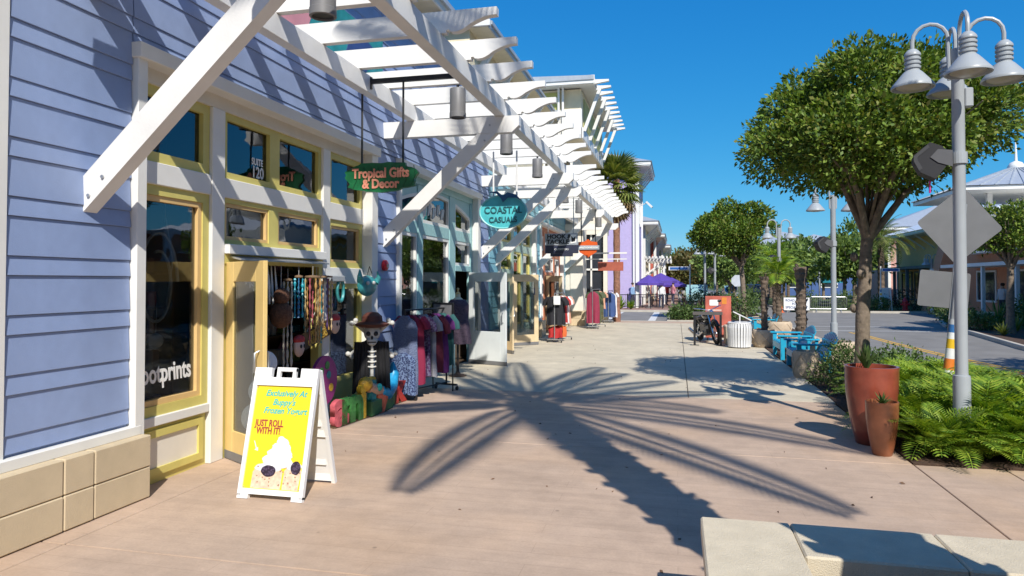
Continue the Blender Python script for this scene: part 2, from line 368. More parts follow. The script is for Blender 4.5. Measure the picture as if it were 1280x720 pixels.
for x in (-1.2,-3.4,-5.6): ribbon('road_marking', [(x,33.6),(x,44.3)], .35, PAINTW)

# ------------------------------------------------------------------ shop building: siding, storefronts
WX = -4.45
def board_rows(z0, z1):
    k = math.floor((z0-1.565)/.41)-1; rows = []
    while True:
        b = 1.565+.41*k
        for a,c in ((b,b+.275),(b+.275,b+.41)):
            if a >= z1: return rows
            lo, hi = max(a,z0), min(c,z1)
            if hi-lo > .03: rows.append((lo,hi))
        k += 1
def siding(par, y0, y1, z0, z1, mat):
    cache = {}; l = wloc(par); rs = random.Random(int(y0*10))
    for lo,hi in board_rows(z0, z1):
        h = round(hi-lo,3); cuts = [y0]
        while y1-cuts[-1] > 4.6: cuts.append(round(cuts[-1]+rs.choice([1.9,2.6,3.3,3.9]),2))
        cuts.append(y1)
        for a,b in zip(cuts,cuts[1:]):
            key = (h,round(b-a,2))
            if key not in cache:
                cache[key] = mesh('siding_board', MB().prism([(0,.003),(.024,.003),(.0255,.006),(.012,h),(0,h)], 1, .0012, b-a-.0012), mat)
            o = link('siding_board', cache[key], par, (WX-l.x+rs.uniform(-.0012,.0012), a-l.y, lo-l.z)); o.rotation_euler = (rs.uniform(-.0006,.0006),0,0)
def building(name, label, loc): return thing(name, label, 'building', loc)
def win(par, y0, y1, z0, z1, wd, mat, xf=-4.53, xb=-4.60, mull=None, bead=None, glass=None, bw=.05, outline=True):
    mb = MB()
    mb.ring(y0,y1,z0,z1,wd,xb,xf)
    if mull: mb.box((xb,mull[0],z0+wd),(xf,mull[1],z1-wd))
    wo = part('window', mb, mat, par)
    cells = [(y0+wd,mull[0]),(mull[1],y1-wd)] if mull else [(y0+wd,y1-wd)]
    for a,b in cells:
        za, zb = z0+wd, z1-wd
        if bead:
            part('bead', MB().ring(a+.002,b-.002,za+.002,zb-.002,bw,xb+.004,xf-.014), bead, wo); a += bw; b -= bw; za += bw; zb -= bw
        part('pane', MB().box((xb+.015,a,za),(xb+.022,b,zb)), glass or GLASS, wo)
    return wo
B1 = building('shop_building', 'two storey shop building with periwinkle blue lap siding and yellow framed shopfront', (-4.45,3.8,0))
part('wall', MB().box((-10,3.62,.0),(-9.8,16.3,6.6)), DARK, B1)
wm = MB()
for y0,y1,z0,z1 in ((3.70,4.94,.45,6.6),(4.94,16.28,3.76,6.6),(9.70,10.60,0,3.76),(15.36,16.28,0,3.76)):
    wm.box((-4.62,y0,z0),(-4.452,y1,z1))
part('wall', wm, BLUE, B1)
part('side_wall', MB().box((-9.8,3.60,0),(-4.64,3.69,6.6)), BLUE, B1)
siding(B1, 3.81, 4.91, .62, 6.55, BLUE)
siding(B1, 4.92, 16.28, 3.815, 6.55, BLUE)
siding(B1, 9.74, 10.57, .60, 3.79, BLUE)
siding(B1, 15.38, 16.28, .60, 3.79, BLUE)
part('corner_board', MB().cbox((-4.62,3.66,.56),(-4.415,3.80,6.55),.006), WHITE2, B1)
# stone bases
def stones(par, y0, y1, cuts, xf=-4.28, z=(.005,.262,.525)):
    part('base_core', MB().box((-4.62,y0+.01,0),(xf-.02,y1-.01,z[2]-.02)), MORTAR, par)
    ys = [y0]+cuts+[y1]
    for a,b in zip(ys,ys[1:]):
        for c,d in zip(z,z[1:]):
            part('stone_block', MB().cbox((-4.60,a+.004,c+.003),(xf+random.uniform(-.003,.003),b-.004,d-.003),.008), STONE, par)
    part('water_table', MB().cbox((-4.62,y0-.002,z[2]-.005),(-4.372,y1-.01,z[2]+.075),.006), WHITE2, par)
stones(B1, 2.9, 5.0, [3.42,4.15,4.42])
stones(B1, 9.74, 10.56, [10.15], xf=-4.30)
stones(B1, 15.40, 16.26, [15.8], xf=-4.30)
# trim of one storefront opening
def opening_trim(par, y0, y1, mat=WHITE2, pil=.20, header=CREAMW):
    part('trim', MB().cbox((-4.60,y0-.01,.0),(-4.375,y0+.10,3.78),.006), mat, par)
    part('pilaster', MB().cbox((-4.60,y1-pil,0),(-4.372,y1+.005,3.78),.006), mat, par)
    part('head_trim', MB().cbox((-4.60,y0-.03,3.68),(-4.335,y1+.03,3.81),.006), mat, par)
    part('head_panel', MB().box((-4.60,y0+.1,3.55),(-4.50,y1-pil,3.68)), header, par)
# store 1
opening_trim(B1, 4.93, 9.72)
def wbar(par, y0, y1, z0, z1, mat=WHITE2, xf=-4.505): return part('rail', MB().cbox((-4.60,y0,z0),(xf,y1,z1),.006), mat, par)
def wpost(par, y0, y1, z0, z1, mat=WHITE2, xf=-4.495): return part('post', MB().cbox((-4.60,y0,z0),(xf,y1,z1),.006), mat, par)
wpost(B1, 6.045, 6.245, 0, 3.55); wpost(B1, 8.285, 8.475, 0, 3.55)
win(B1, 5.03, 6.04, 2.865, 3.55, .095, YELL, glass=GLASS_D)
wbar(B1, 5.03, 6.04, 2.665, 2.865)
win(B1, 5.03, 6.04, .60, 2.665, .09, YELL, bead=TAN)
wbar(B1, 5.03, 6.04, .515, .60)
pn = part('panel', MB().box((-4.60,5.03,.0),(-4.55,6.04,.515)), YELL, B1)
part('panel_moulding', MB().ring(5.10,5.98,.07,.475,.065,-4.55,-4.525), YELL, pn)
part('panel_field', MB().box((-4.55,5.165,.135),(-4.546,5.915,.41)), CREAMW, pn)
win(B1, 6.25, 8.28, 2.865, 3.55, .07, YELL, mull=(7.10,7.30), glass=GLASS_D)
wbar(B1, 6.25, 8.28, 2.665, 2.865)
win(B1, 6.25, 8.28, 2.185, 2.665, .05, YELL, mull=(7.09,7.28), bead=TAN, bw=.035, glass=GLASS_D)
wbar(B1, 6.25, 8.28, 2.085, 2.185, WHITE2, -4.44)
part('door_frame', MB().box((-4.62,6.25,1.985),(-4.50,8.28,2.085)).box((-4.62,6.25,0),(-4.51,6.32,1.985)).box((-4.62,8.2,0),(-4.51,8.28,1.985)), YELL, B1)
part('awning_strip', MB().prism([(-4.50,2.07),(-4.36,2.035),(-4.36,2.02),(-4.50,2.05)], 1, 6.33, 8.2), STEEL, B1)
win(B1, 8.48, 9.51, 2.865, 3.55, .08, YELL, glass=GLASS_D)
wbar(B1, 8.48, 9.51, 2.64, 2.865)
win(B1, 8.48, 9.51, 1.99, 2.64, .08, YELL, bead=TAN, bw=.03, glass=GLASS_D)
wbar(B1, 8.48, 9.51, 1.77, 1.99)
win(B1, 8.48, 9.51, .42, 1.77, .07, YELL)
part('panel', MB().box((-4.60,8.48,0),(-4.54,9.51,.42)), YELL, B1)
part('door_closer', MB().cbox((-4.49,8.30,1.80),(-4.40,8.72,1.88),.01), GREYM, B1)
# interior of store 1 and 2
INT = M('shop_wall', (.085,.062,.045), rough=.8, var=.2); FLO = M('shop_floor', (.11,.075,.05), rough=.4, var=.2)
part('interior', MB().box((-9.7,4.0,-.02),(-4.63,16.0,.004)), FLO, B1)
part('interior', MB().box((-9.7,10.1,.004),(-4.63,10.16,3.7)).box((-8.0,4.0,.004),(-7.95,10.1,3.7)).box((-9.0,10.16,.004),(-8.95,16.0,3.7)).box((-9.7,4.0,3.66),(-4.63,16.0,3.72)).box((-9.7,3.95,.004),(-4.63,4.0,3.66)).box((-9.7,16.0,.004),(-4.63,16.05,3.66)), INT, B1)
# lettering on the glass
LETW = M('white_vinyl', (.82,.82,.80), rough=.5, var=0)
text('lettering', 'ootprints', .245, LETW, B1, (-4.573,5.53,.965), (0,1,0), (0,-.06,1), .001, sx=.70, bold=.006)
text('lettering', 'SUITE', .105, LETW, B1, (-4.573,6.92,3.135), (0,1,0), (0,0,1), .001, sx=.8, bold=.003)
text('lettering', '120', .18, LETW, B1, (-4.573,6.93,3.015), (0,1,0), (0,0,1), .001, sx=.85, bold=.004)
# open door leaf of store 1 (a part of the building: hinged on its frame)
def door_leaf(par, hinge, end, mat, z0=.02, z1=2.0, gz=(.38,1.86), st=.14, kick=None, flip=1):
    h = Vector((hinge[0],hinge[1],0)); e = Vector((end[0],end[1],0)); L = (e-h).length; ang = math.atan2((e-h).y,(e-h).x)
    def T(mb): mb.rot(ang); return mb.move((hinge[0],hinge[1],0))
    mb = MB(); mb.cbox((0,-.022,z0),(st,.022,z1),.004); mb.cbox((L-st,-.022,z0),(L,.022,z1),.004)
    mb.cbox((st,-.021,z0),(L-st,.021,gz[0]),.004); mb.cbox((st,-.021,gz[1]),(L-st,.021,z1),.004)
    d = part('door', T(mb), mat, par)
    part('pane', T(MB().box((st,-.006,gz[0]),(L-st,.006,gz[1]))), GLASS, d)
    part('kick_plate', T(MB().box((.0,-.026,z0-.012),(L,.026,z0+.07))), CANG, d)
    hb = MB()
    for s in (-1,1): hb.tube([(L-.07,.022*s,.92),(L-.07,.07*s,.94),(L-.07,.07*s,1.12),(L-.07,.022*s,1.14)], .011, 6)
    part('handle', T(hb), STEEL, d, True)
    return d
DOORY = M('door_yellow', (.72,.52,.20), rough=.45, var=.05)
door_leaf(B1, (-4.49,6.30), (-3.80,5.90), DOORY, st=.16, gz=(.30,1.80))
# store 2 : pale teal with white windows, arched top row
def arch(y, y0, y1, top, drop): t = (2*(y-y0)/(y1-y0)-1); return top - drop*t*t
def store_generic(B, y0, y1, cols, wallm, winm, glass=None, beadm=None, door=None, sillz=.55, rows=None, drop=.38, lowglass=None):
    opening_trim(B, y0, y1, header=wallm)
    ys = y0+.10; ye = y1-.20
    seg = []; p = ys
    for a,b in cols: seg.append((p,a)); p = b
    seg.append((p,ye))
    for a,b in seg:
        if b-a > .02: wpost(B, a, b, 0, 3.55, wallm, -4.51)
    for i,(a,b) in enumerate(cols):
        isd = door is not None and i == door
        # arched top light
        n = 6; yy = [a+(b-a)*k/n for k in range(n+1)]
        top = [(y, arch(y,y0,y1,3.50,drop)) for y in yy]
        mb = MB(); o = [(a,2.88)]+[(b,2.88)]+top[::-1]
        cx = (a+b)/2
        def ins(q, d): 
            return (q[0]+(d if q[0] < cx-.05 else (-d if q[0] > cx+.05 else 0)) if q[0] in (a,b) else q[0], q[1]+(d if q[1] == 2.88 else -d))
        inn = [ins(q,.06) for q in o]; m = len(o)
        vs = [(-4.525,*q) for q in o]+[(-4.525,*q) for q in inn]+[(-4.6,*q) for q in o]+[(-4.6,*q) for q in inn]
        fs = [(k,(k+1)%m,m+(k+1)%m,m+k) for k in range(m)]+[(k,(k+1)%m,2*m+(k+1)%m,2*m+k) for k in range(m)]+[(m+k,m+(k+1)%m,3*m+(k+1)%m,3*m+k) for k in range(m)]
        wo = part('window', MB().add(vs,fs), winm, B)
        part('pane', MB().add([(-4.575,*q) for q in inn],[tuple(range(m))]), GLASS_D, wo)
        # fill over the arch
        part('spandrel', MB().prism(top+[(b,3.56),(a,3.56)], 0, -4.6, -4.535), wallm, B)
        wbar(B, a, b, 2.66, 2.88, wallm, -4.52)
        if isd:
            win(B, a, b, 2.14, 2.66, .06, winm, glass=GLASS_D); wbar(B, a, b, 2.02, 2.14, wallm)
        else:
            win(B, a, b, sillz, 2.66, .06, winm, glass=lowglass or GLASS)
            part('panel', MB().box((-4.60,a,0),(-4.54,b,sillz)), wallm, B)
            part('panel_moulding', MB().ring(a+.06,b-.06,.08,sillz-.06,.05,-4.54,-4.525), wallm, B)
store_generic(B1, 10.58, 15.37, [(10.74,11.76),(12.0,13.55),(13.92,15.02)], TEAL, WHITE2, door=2)
DOORW = M('door_white', (.74,.77,.76), rough=.45, var=.04)
d2 = door_leaf(B1, (-4.47,14.80), (-3.53,14.42), DOORW, st=.15, gz=(.72,1.80))
# window decals in store 2
shell = MB()
for k,(y,zz) in enumerate(((12.25,3.1),(12.5,3.16),(12.75,3.12),(13.0,3.2),(13.25,3.14))):
    shell.tube([(-4.572,y-.07,zz-.11),(-4.572,y-.03,zz+.09),(-4.572,y+.02,zz-.06),(-4.572,y+.07,zz+.11)], .022, 5)
part('decal', shell, LETW, B1)
al = part('fire_alarm', MB().lathe([(.0,0),(.085,0),(.085,.04),(.06,.06),(0,.062)], 16), M('alarm_red',(.45,.02,.03),rough=.4), None, True); al.parent = B1; al.rotation_euler = (0,RAD(90),0); al.location = (.03, 10.05-3.8, 2.05)
part('alarm_lens', MB().box((-.02,-.03,.04),(.03,.03,.075)), STEEL, None); al2 = bpy.data.objects['alarm_lens']; al2.parent = al
# eave and roof of the blue building
part('soffit', MB().box((-9.9,3.4,6.60),(-4.0,12.07,6.66)), CREAM, B1)
part('fascia', MB().cbox((-4.0,3.38,6.55),(-3.96,12.09,6.74),.004), WHITE2, B1)
part('roof', MB().prism([(-10.2,6.66),(-3.9,6.66),(-3.9,6.75),(-10.2,7.4)], 1, 3.36, 12.1), ROOFG, B1)
for k in range(4):
    y = 4.6+2.35*k
    part('eave_bracket', MB().beam((-4.45,y,6.1),(-4.05,y,6.56),.09,.09), WHITE2, B1)
WS = thing('wall_sign', 'teal and pink painted sign high on the blue siding behind the pergola', 'sign', (-4.42,8.3,4.9))
part('board', MB().cbox((-4.44,6.6,4.75),(-4.38,9.9,5.5),.01), M('sign_teal',(.03,.27,.27),rough=.5,var=.3,scale=4), WS)
part('motif', MB().prism([(7.0,4.80),(7.6,4.82),(7.8,5.2),(7.3,5.42),(6.9,5.1)], 0, -4.38, -4.372), M('sign_pink',(.66,.28,.30),rough=.5), WS)
part('motif', MB().prism([(8.6,4.82),(9.3,4.84),(9.6,5.25),(8.9,5.4)], 0, -4.38, -4.372), M('sign_navy',(.04,.07,.22),rough=.5), WS)

# ------------------------------------------------------------------ aqua / yellow shop and orange shop
B2 = building('shop_building', 'shop building with aqua lap siding and cream upper storey under a long eave', (-4.45,16.35,0))
wm = MB()
for y0,y1,z0,z1 in ((16.32,17.2,0,3.76),(16.32,28.3,3.76,4.9),(21.98,22.8,0,3.76),(27.58,28.3,0,3.76)): wm.box((-4.62,y0,z0),(-4.452,y1,z1))
part('wall', wm, AQUA, B2)
for a,b,c,d in ((16.36,17.18,.6,3.79),(16.34,28.3,3.815,4.88),(22.0,22.79,.6,3.79),(27.6,28.28,.6,3.79)): siding(B2, a, b, c, d, AQUA)
part('wall', MB().box((-9.9,14.8,4.9),(-4.47,28.3,7.42)), CREAM, B2)
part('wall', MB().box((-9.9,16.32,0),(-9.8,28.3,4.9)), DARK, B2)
part('wall', MB().box((-9.8,28.2,0),(-4.64,28.3,4.9)), CREAM, B2)
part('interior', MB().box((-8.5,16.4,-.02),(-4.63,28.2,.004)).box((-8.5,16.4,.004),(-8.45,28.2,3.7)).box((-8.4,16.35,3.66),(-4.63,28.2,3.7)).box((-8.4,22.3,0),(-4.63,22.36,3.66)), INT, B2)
stones(B2, 16.36, 17.16, [16.76], xf=-4.22); stones(B2, 22.0, 22.78, [22.4], xf=-4.22); stones(B2, 27.6, 28.3, [27.95], xf=-4.22)
store_generic(B2, 17.2, 22.0, [(17.36,19.0),(19.3,20.3),(20.55,21.6)], M('sage_paint',(.38,.52,.44),rough=.5), YELL, door=0)
store_generic(B2, 22.8, 27.6, [(22.96,23.9),(24.2,25.9),(26.15,27.2)], ORANGE, WHITE2, door=1)
DOORC = M('door_cream', (.66,.52,.32), rough=.5)
door_leaf(B2, (-4.48,17.42), (-3.95,16.85), DOORC, gz=(.3,1.8)); door_leaf(B2, (-4.48,19.0), (-3.85,19.55), DOORC, gz=(.3,1.8))
door_leaf(B2, (-4.48,24.25), (-3.85,23.8), DOORC, gz=(.3,1.8))
part('notice', MB().box((-3.93,19.30,1.42),(-3.925,19.50,1.62)), M('notice_navy',(.04,.06,.14),rough=.5), B2).rotation_euler = (0,0,0)
part('soffit', MB().box((-9.9,14.7,7.42),(-4.0,26.2,7.47)), CREAM, B2)
part('fascia', MB().cbox((-4.0,14.66,7.38),(-3.96,26.2,7.52),.004), ROOFG, B2)
part('gable_trim', MB().prism([(-9.9,7.5),(-3.95,7.42),(-3.95,7.55),(-9.9,8.15)], 1, 14.60, 14.68), WHITE2, B2)
part('roof', MB().prism([(-10.2,7.47),(-3.92,7.47),(-3.92,7.55),(-10.2,8.2)], 1, 14.7, 26.25), ROOFG, B2)
for k in range(6):
    y = 15.6+1.9*k
    part('eave_bracket', MB().beam((-4.46,y,6.75),(-4.04,y,7.36),.12,.12), WHITE2, B2)
    wo = part('window', MB().ring(y+.45,y+1.45,5.5,6.7,.08,-4.48,-4.42), WHITE2, B2); part('pane', MB().box((-4.468,y+.53,5.58),(-4.46,y+1.37,6.62)), GLASS_D, wo)

# cream building with projecting upper storey and slatted sun roof
B3 = building('corner_building', 'cream building with projecting upper storey under a white bracketed sunshade roof', (-4.0,28.4,0))
part('wall', MB().box((-10,28.4,0),(-4.2,32.0,6.8)), CREAMW, B3)
part('pier', MB().cbox((-4.25,28.35,.6),(-3.72,29.5,4.2),.01), CREAMW, B3)
for a,b in ((.005,.3),(.3,.6)):
    for y0,y1 in ((28.3,28.95),(28.95,29.55)): part('stone_block', MB().cbox((-4.3,y0+.004,a+.003),(-3.62,y1-.004,b-.003),.008), STONE, B3)
part('corner_bay', MB().box((-4.2,31.0,0),(-3.0,31.9,.5)).box((-4.2,31.0,3.9),(-3.0,31.9,5.2)).box((-3.16,30.98,.5),(-2.98,31.14,3.9)), CREAMW, B3)
bayg = part('window', MB().box((-4.2,31.2,.5),(-3.1,31.3,3.9)), M('bay_dark',(.03,.035,.045),rough=.1), B3)
part('mullion', MB().box((-3.75,31.12,.5),(-3.68,31.2,3.9)).box((-4.2,31.12,2.3),(-3.1,31.2,2.38)), WHITE2, B3)
win(B3, 29.75, 31.5, .6, 3.0, .09, WHITE2, xf=-4.16, xb=-4.24, mull=(30.55,30.68), glass=GLASS_D)
win(B3, 29.75, 31.5, 3.15, 4.1, .09, WHITE2, xf=-4.16, xb=-4.24, mull=(30.55,30.68), glass=GLASS_D)
part('upper_wall', MB().box((-9.9,24.0,6.8),(-3.2,31.0,8.5)), CREAM, B3)
part('parapet', MB().box((-7.0,23.93,6.78),(-3.17,23.99,7.8)).box((-3.19,23.93,6.78),(-3.12,31.05,7.15)), WHITE2, B3)
part('upper_panel', MB().box((-7.0,23.95,7.8),(-3.95,23.98,8.42)), M('olive_paint',(.40,.40,.12),rough=.6), B3)
part('upper_panel', MB().box((-3.2,24.6,7.2),(-3.17,30.4,8.3)), M('olive_paint',(.40,.40,.12),rough=.6), B3)
for x in (-4.0,-3.85): part('column', MB().cbox((x,23.80,6.0),(x+.07,23.88,8.62),.004), WHITE2, B3)
part('soffit', MB().box((-9.9,23.4,8.55),(-2.72,31.4,8.62)), WHITE2, B3)
part('roof', MB().prism([(-9.9,8.62),(-2.68,8.62),(-2.68,8.76),(-9.9,9.0)], 1, 23.3,31.5), ROOFG, B3)
part('fascia', MB().cbox((-9.9,23.34,8.5),(-2.66,23.40,8.78),.005), WHITE2, B3)
for k in range(11):
    y = 23.55+.76*k
    part('sunshade_fin', MB().prism([(-2.75,8.52),(-2.2,8.60),(-2.2,8.66),(-2.75,8.68)], 1, y, y+.14), WHITE2, B3)
for k in range(5):
    y = 24.1+1.62*k
    part('brace', MB().beam((-3.1,y,7.05),(-2.55,y,8.52),.11,.11,(0,1,0)), WHITE2, B3)
for k in range(22): part('railing_bar', MB().box((-3.62,24.2+.2*k,5.4),(-3.59,24.23+.2*k,6.35)), WHITE2, B3)
part('railing', MB().box((-3.64,24.1,6.35),(-3.57,28.7,6.42)).box((-3.64,24.1,5.33),(-3.57,28.7,5.40)), WHITE2, B3)
part('balcony_slab', MB().box((-4.44,24.0,5.12),(-3.5,28.8,5.33)), WHITE2, B3)

# ------------------------------------------------------------------ pergolas
def pergola(label, braces, rafters, dz):
    P = thing('pergola', label, 'pergola', (-4.45, braces[0], 0))
    zb, zt = 4.28+dz, 4.52+dz
    prof = [(-4.40,zt),(-2.44,zt),(-2.44,zt+.03),(-2.41,zt+.035)]
    for k in range(11):
        t = k/10; prof.append((-2.39+.46*t, zt+.012-.018*sin(pi*min(1,t*2))+.14*(t*t*(3-2*t))))
    prof += [(-1.87,zt+.155),(-1.87,zt+.24),(-4.40,zt+.24)]
    me = None
    for y in rafters:
        if me is None:
            me = mesh('rafter', MB().prism([(x+4.45,z) for x,z in prof], 1, -.045, .045), WHITE)
        link('rafter', me, P, (0, y-braces[0], .002))
    for i,y in enumerate(braces):
        part('crossbeam', MB().prism([(-4.45,zb-.25),(-2.38,zb-.25),(-2.27,zb-.15),(-2.27,zb-.003),(-4.45,zb-.003)], 1, y-.07, y+.07), WHITE, P)
        part('brace', MB().prism([(-4.44,2.33+dz),(-2.62,zb-.252),(-2.92,zb-.252),(-4.44,2.61+dz)], 1, y-.065, y+.065), WHITE, P)
    for y in braces:
        for x in (-2.80,-2.72): part('bolt', MB().tube([(x,y-.066,zb-.36 if x < -2.75 else zb-.13),(x,y-.082,zb-.36 if x < -2.75 else zb-.13)], .014, 8), STEEL, P)
        for z in (2.46,2.60): part('bolt', MB().tube([(-4.38+(z-2.46)*.9,y-.066,z+dz),(-4.38+(z-2.46)*.9,y-.080,z+dz)], .014, 8), STEEL, P)
    ends = [rafters[0]-.7 if dz == 0 else rafters[0]-.3]+list(braces[1:-1])+[rafters[-1]+.3]
    for a,b in zip(ends,ends[1:]):
        for x0,x1 in ((-4.05,-3.92),(-2.64,-2.49)):
            part('beam', MB().cbox((x0,a+.002,zb),(x1,b-.002,zt-.002),.008), WHITE, P)
    return P
pergola('white painted timber pergola fixed along the periwinkle blue shopfronts', [4.50,10.12,15.72], [4.40+.945*k for k in range(13)], 0)
pergola('white painted timber pergola fixed along the aqua and orange shopfronts', [17.05,22.65,28.2], [16.73+.945*k for k in range(13)], -.14)
# canister downlights hung under rafters
can = thing('downlight', 'grey canister downlight under the pergola', 'lamp', (0,0,0), 'canister downlights under the pergola')
part('housing', MB().lathe([(.0,.40),(.105,.40),(.11,.39),(.11,.07),(.115,.065),(.115,.0),(.095,-.005),(.09,.03),(0,.032)], 22), CANG, can, True)
part('stem', MB().tube([(0,0,.39),(0,0,.45)], .02, 8), CANG, can)
part('louvre', MB().lathe([(.0,.012),(.09,.012),(.09,.018),(0,.02)], 16), BLACK, can)
spots = [(3.5+.945*k,0) for k in (2.5,5.5,8.6,11.8)]+[(16.73+.945*k,-.14) for k in (1.6,4.6,7.6,10.6)]
spots = [(round((y-y0)/.945)*.945+y0, dz) for (y,dz),y0 in zip(spots,[3.5]*4+[16.73]*4)]
for i,(y,dz) in enumerate(spots):
    loc = (-2.94, y, 4.07+dz)
    lab = 'grey canister downlight under the pergola ' + ['above the yellow framed windows','beside the green leaf sign','between the green leaf sign and the aqua oval sign','next to the aqua oval sign','past the aqua oval sign','before the grey and navy sign','beside the orange shield sign','by the cream pier'][i]
    if i == 0: can.location = loc; can['label'] = lab
    else: dup(can, loc, label=lab)


# ------------------------------------------------------------------ hanging shop signs
def hang_bracket(par, y, x0, x1, z, xs, zl, mat=BLACK):
    part('bracket', MB().cbox((-4.02,y-.02,z-.10),(-3.90,y+.02,z+.06),.004).box((x0,y-.025,z-.03),(x1,y+.025,z+.03)), mat, par)
    for x in xs: part('hanger', MB().tube([(x,y,zl),(x,y,z)], .014, 6), mat, par)
GRN = M('leaf_green_sign', (.008,.13,.045), rough=.45, var=.35, scale=7); PNK = M('sign_salmon', (.75,.30,.20), rough=.5)
S = thing('hanging_sign', 'green leaf shaped sign reading Tropical Gifts & Decor hung from the pergola', 'sign', (-3.75,8.47,3.2))
hang_bracket(S, 8.47, -4.0, -2.5, 4.44, (-4.04+.0, -3.46), 3.22)
pts = []
rr = random.Random(3)
for k in range(44):
    a = 2*pi*k/44; n = 1+.05*sin(7*a)+.05*rr.uniform(-1,1); c, s_ = cos(a), sin(a)
    pts.append((-3.76+.50*n*math.copysign(abs(c)**.75,c), 3.17+.19*n*math.copysign(abs(s_)**.8,s_)))
part('leaf_board', MB().prism(pts, 1, 8.44, 8.50), GRN, S)
vn = MB()
for k in range(9):
    x = -4.15+.1*k; vn.tube([(x,8.437,3.03),(x+.07,8.436,3.17),(x+.05,8.437,3.31)], .004, 4)
part('leaf_vein', vn, M('vein_green',(.004,.06,.02),rough=.6), S)
text('lettering', 'Tropical Gifts', .175, PNK, S, (-3.76,8.432,3.215), (1,0,0), (0,0,1), .006, sx=.82, bold=.006)
text('lettering', '& Decor', .165, PNK, S, (-3.76,8.432,3.075), (1,0,0), (0,0,1), .006, sx=.88, bold=.006)
AQ = M('aqua_sign', (.09,.52,.56), rough=.35, var=.2, scale=3); NAV = M('sign_dark_blue', (.015,.09,.20), rough=.4); OUTL = M('sign_outline', (.02,.10,.12), rough=.5)
S = thing('hanging_sign', 'oval aqua sign reading Coastal Casuals with a dark blue bird shape on top', 'sign', (-3.5,14.0,2.9))
part('hanger', MB().tube([(-3.72,14.05,3.5),(-3.72,14.05,4.52)], .02, 6), WHITE, S); part('hanger', MB().tube([(-3.22,14.05,3.5),(-3.22,14.05,4.52)], .02, 6), WHITE, S)
part('oval_board', MB().prism([(-3.50+.50*cos(2*pi*k/40), 3.25+.345*sin(2*pi*k/40)) for k in range(40)], 1, 14.0, 14.1), AQ, S)
part('rim', MB().tube([(-3.50+.50*cos(2*pi*k/40), 13.998, 3.25+.345*sin(2*pi*k/40)) for k in range(41)], .018, 6, False), M('aqua_rim',(.25,.62,.62),rough=.4), S)
part('bird', MB().prism([(-3.80,3.66),(-3.64,3.63),(-3.54,3.53),(-3.50,3.45),(-3.40,3.54),(-3.22,3.53),(-3.10,3.47),(-3.22,3.60),(-3.40,3.65),(-3.50,3.58),(-3.62,3.68)], 1, 13.96, 14.0), NAV, S)
text('lettering', 'COASTAL', .20, OUTL, S, (-3.50,13.99,3.28), (1,0,0), (0,0,1), .008, sx=.92, bold=.002)
text('lettering', 'CASUALS', .165, OUTL, S, (-3.50,13.99,3.08), (1,0,0), (0,0,1), .008, sx=.88, bold=.002)
SG = M('sign_grey', (.33,.36,.40), rough=.5); NV2 = M('sign_navy_panel', (.025,.03,.06), rough=.5); OR2 = M('sign_orange', (.65,.10,.015), rough=.4)
S = thing('hanging_sign', 'rectangular grey and navy sign reading HOOK & TACKLE hung from the pergola', 'sign', (-3.26,20.0,2.4))
for x in (-3.65,-2.9): part('hanger', MB().tube([(x,20.03,3.2),(x,20.03,4.39)], .015, 6), STEEL, S)
part('panel', MB().cbox((-3.74,20.0,2.86),(-2.78,20.06,3.2),.008), SG, S); part('panel', MB().cbox((-3.74,20.0,2.62),(-2.76,20.06,2.855),.008), NV2, S)
part('panel', MB().cbox((-3.58,20.0,2.53),(-2.92,20.05,2.618),.008), NV2, S)
text('lettering', 'HOOK &', .165, BLACK, S, (-3.32,19.995,3.105), (1,0,0), (0,0,1), .003, sx=1.1, bold=.008)
text('lettering', 'TACKLE', .165, BLACK, S, (-3.36,19.995,2.955), (1,0,0), (0,0,1), .003, sx=1.1, bold=.008)
part('emblem', MB().prism([(-2.98,2.90),(-2.82,2.93),(-2.81,3.16),(-2.96,3.17),(-3.02,3.05)], 1, 19.99, 20.0), LETW, S)
part('emblem', MB().prism([(-2.95,2.95),(-2.85,2.97),(-2.84,3.12),(-2.90,3.05),(-2.96,3.12)], 1, 19.983, 19.99), BLACK, S)
text('lettering', 'OUTFITTERS', .075, LETW, S, (-3.25,19.995,2.735), (1,0,0), (0,0,1), .003, sx=1.0)
S = thing('hanging_sign', 'orange shield shaped sign with a grey bar across it hung from the pergola', 'sign', (-2.78,22.5,2.6))
part('hanger', MB().tube([(-2.55,22.53,3.05),(-2.55,22.53,4.39)], .015, 6), BLACK, S); part('hanger', MB().tube([(-3.0,22.53,3.05),(-3.0,22.53,4.39)], .015, 6), BLACK, S)
part('shield', MB().prism([(-3.08,3.08),(-2.90,3.10),(-2.79,3.18),(-2.68,3.10),(-2.50,3.08),(-2.47,2.92),(-2.52,2.75),(-2.64,2.68),(-2.79,2.58),(-2.94,2.68),(-3.06,2.75),(-3.11,2.92)], 1, 22.5, 22.56), OR2, S)
part('bar', MB().cbox((-3.16,22.46,2.83),(-2.42,22.5,2.97),.006), SG, S)
text('lettering', 'HARLEY-DAVIDSON', .075, LETW, S, (-2.79,22.455,2.90), (1,0,0), (0,0,1), .003, sx=.95, bold=.003)
S = thing('hanging_sign', 'flat brick red rectangular sign with white lettering beside the cream pier', 'sign', (-2.9,29.2,2.3))
part('arm', MB().box((-3.75,29.2,2.96),(-2.0,29.25,3.02)).box((-3.75,29.2,2.72),(-2.0,29.25,2.76)), WHITE2, S)
part('board', MB().cbox((-3.2,29.18,2.25),(-2.15,29.24,2.62),.006), M('sign_brick_red',(.38,.10,.06),rough=.5), S)
part('hanger', MB().box((-3.0,29.2,2.62),(-2.97,29.24,2.72)).box((-2.4,29.2,2.62),(-2.37,29.24,2.72)), WHITE2, S)

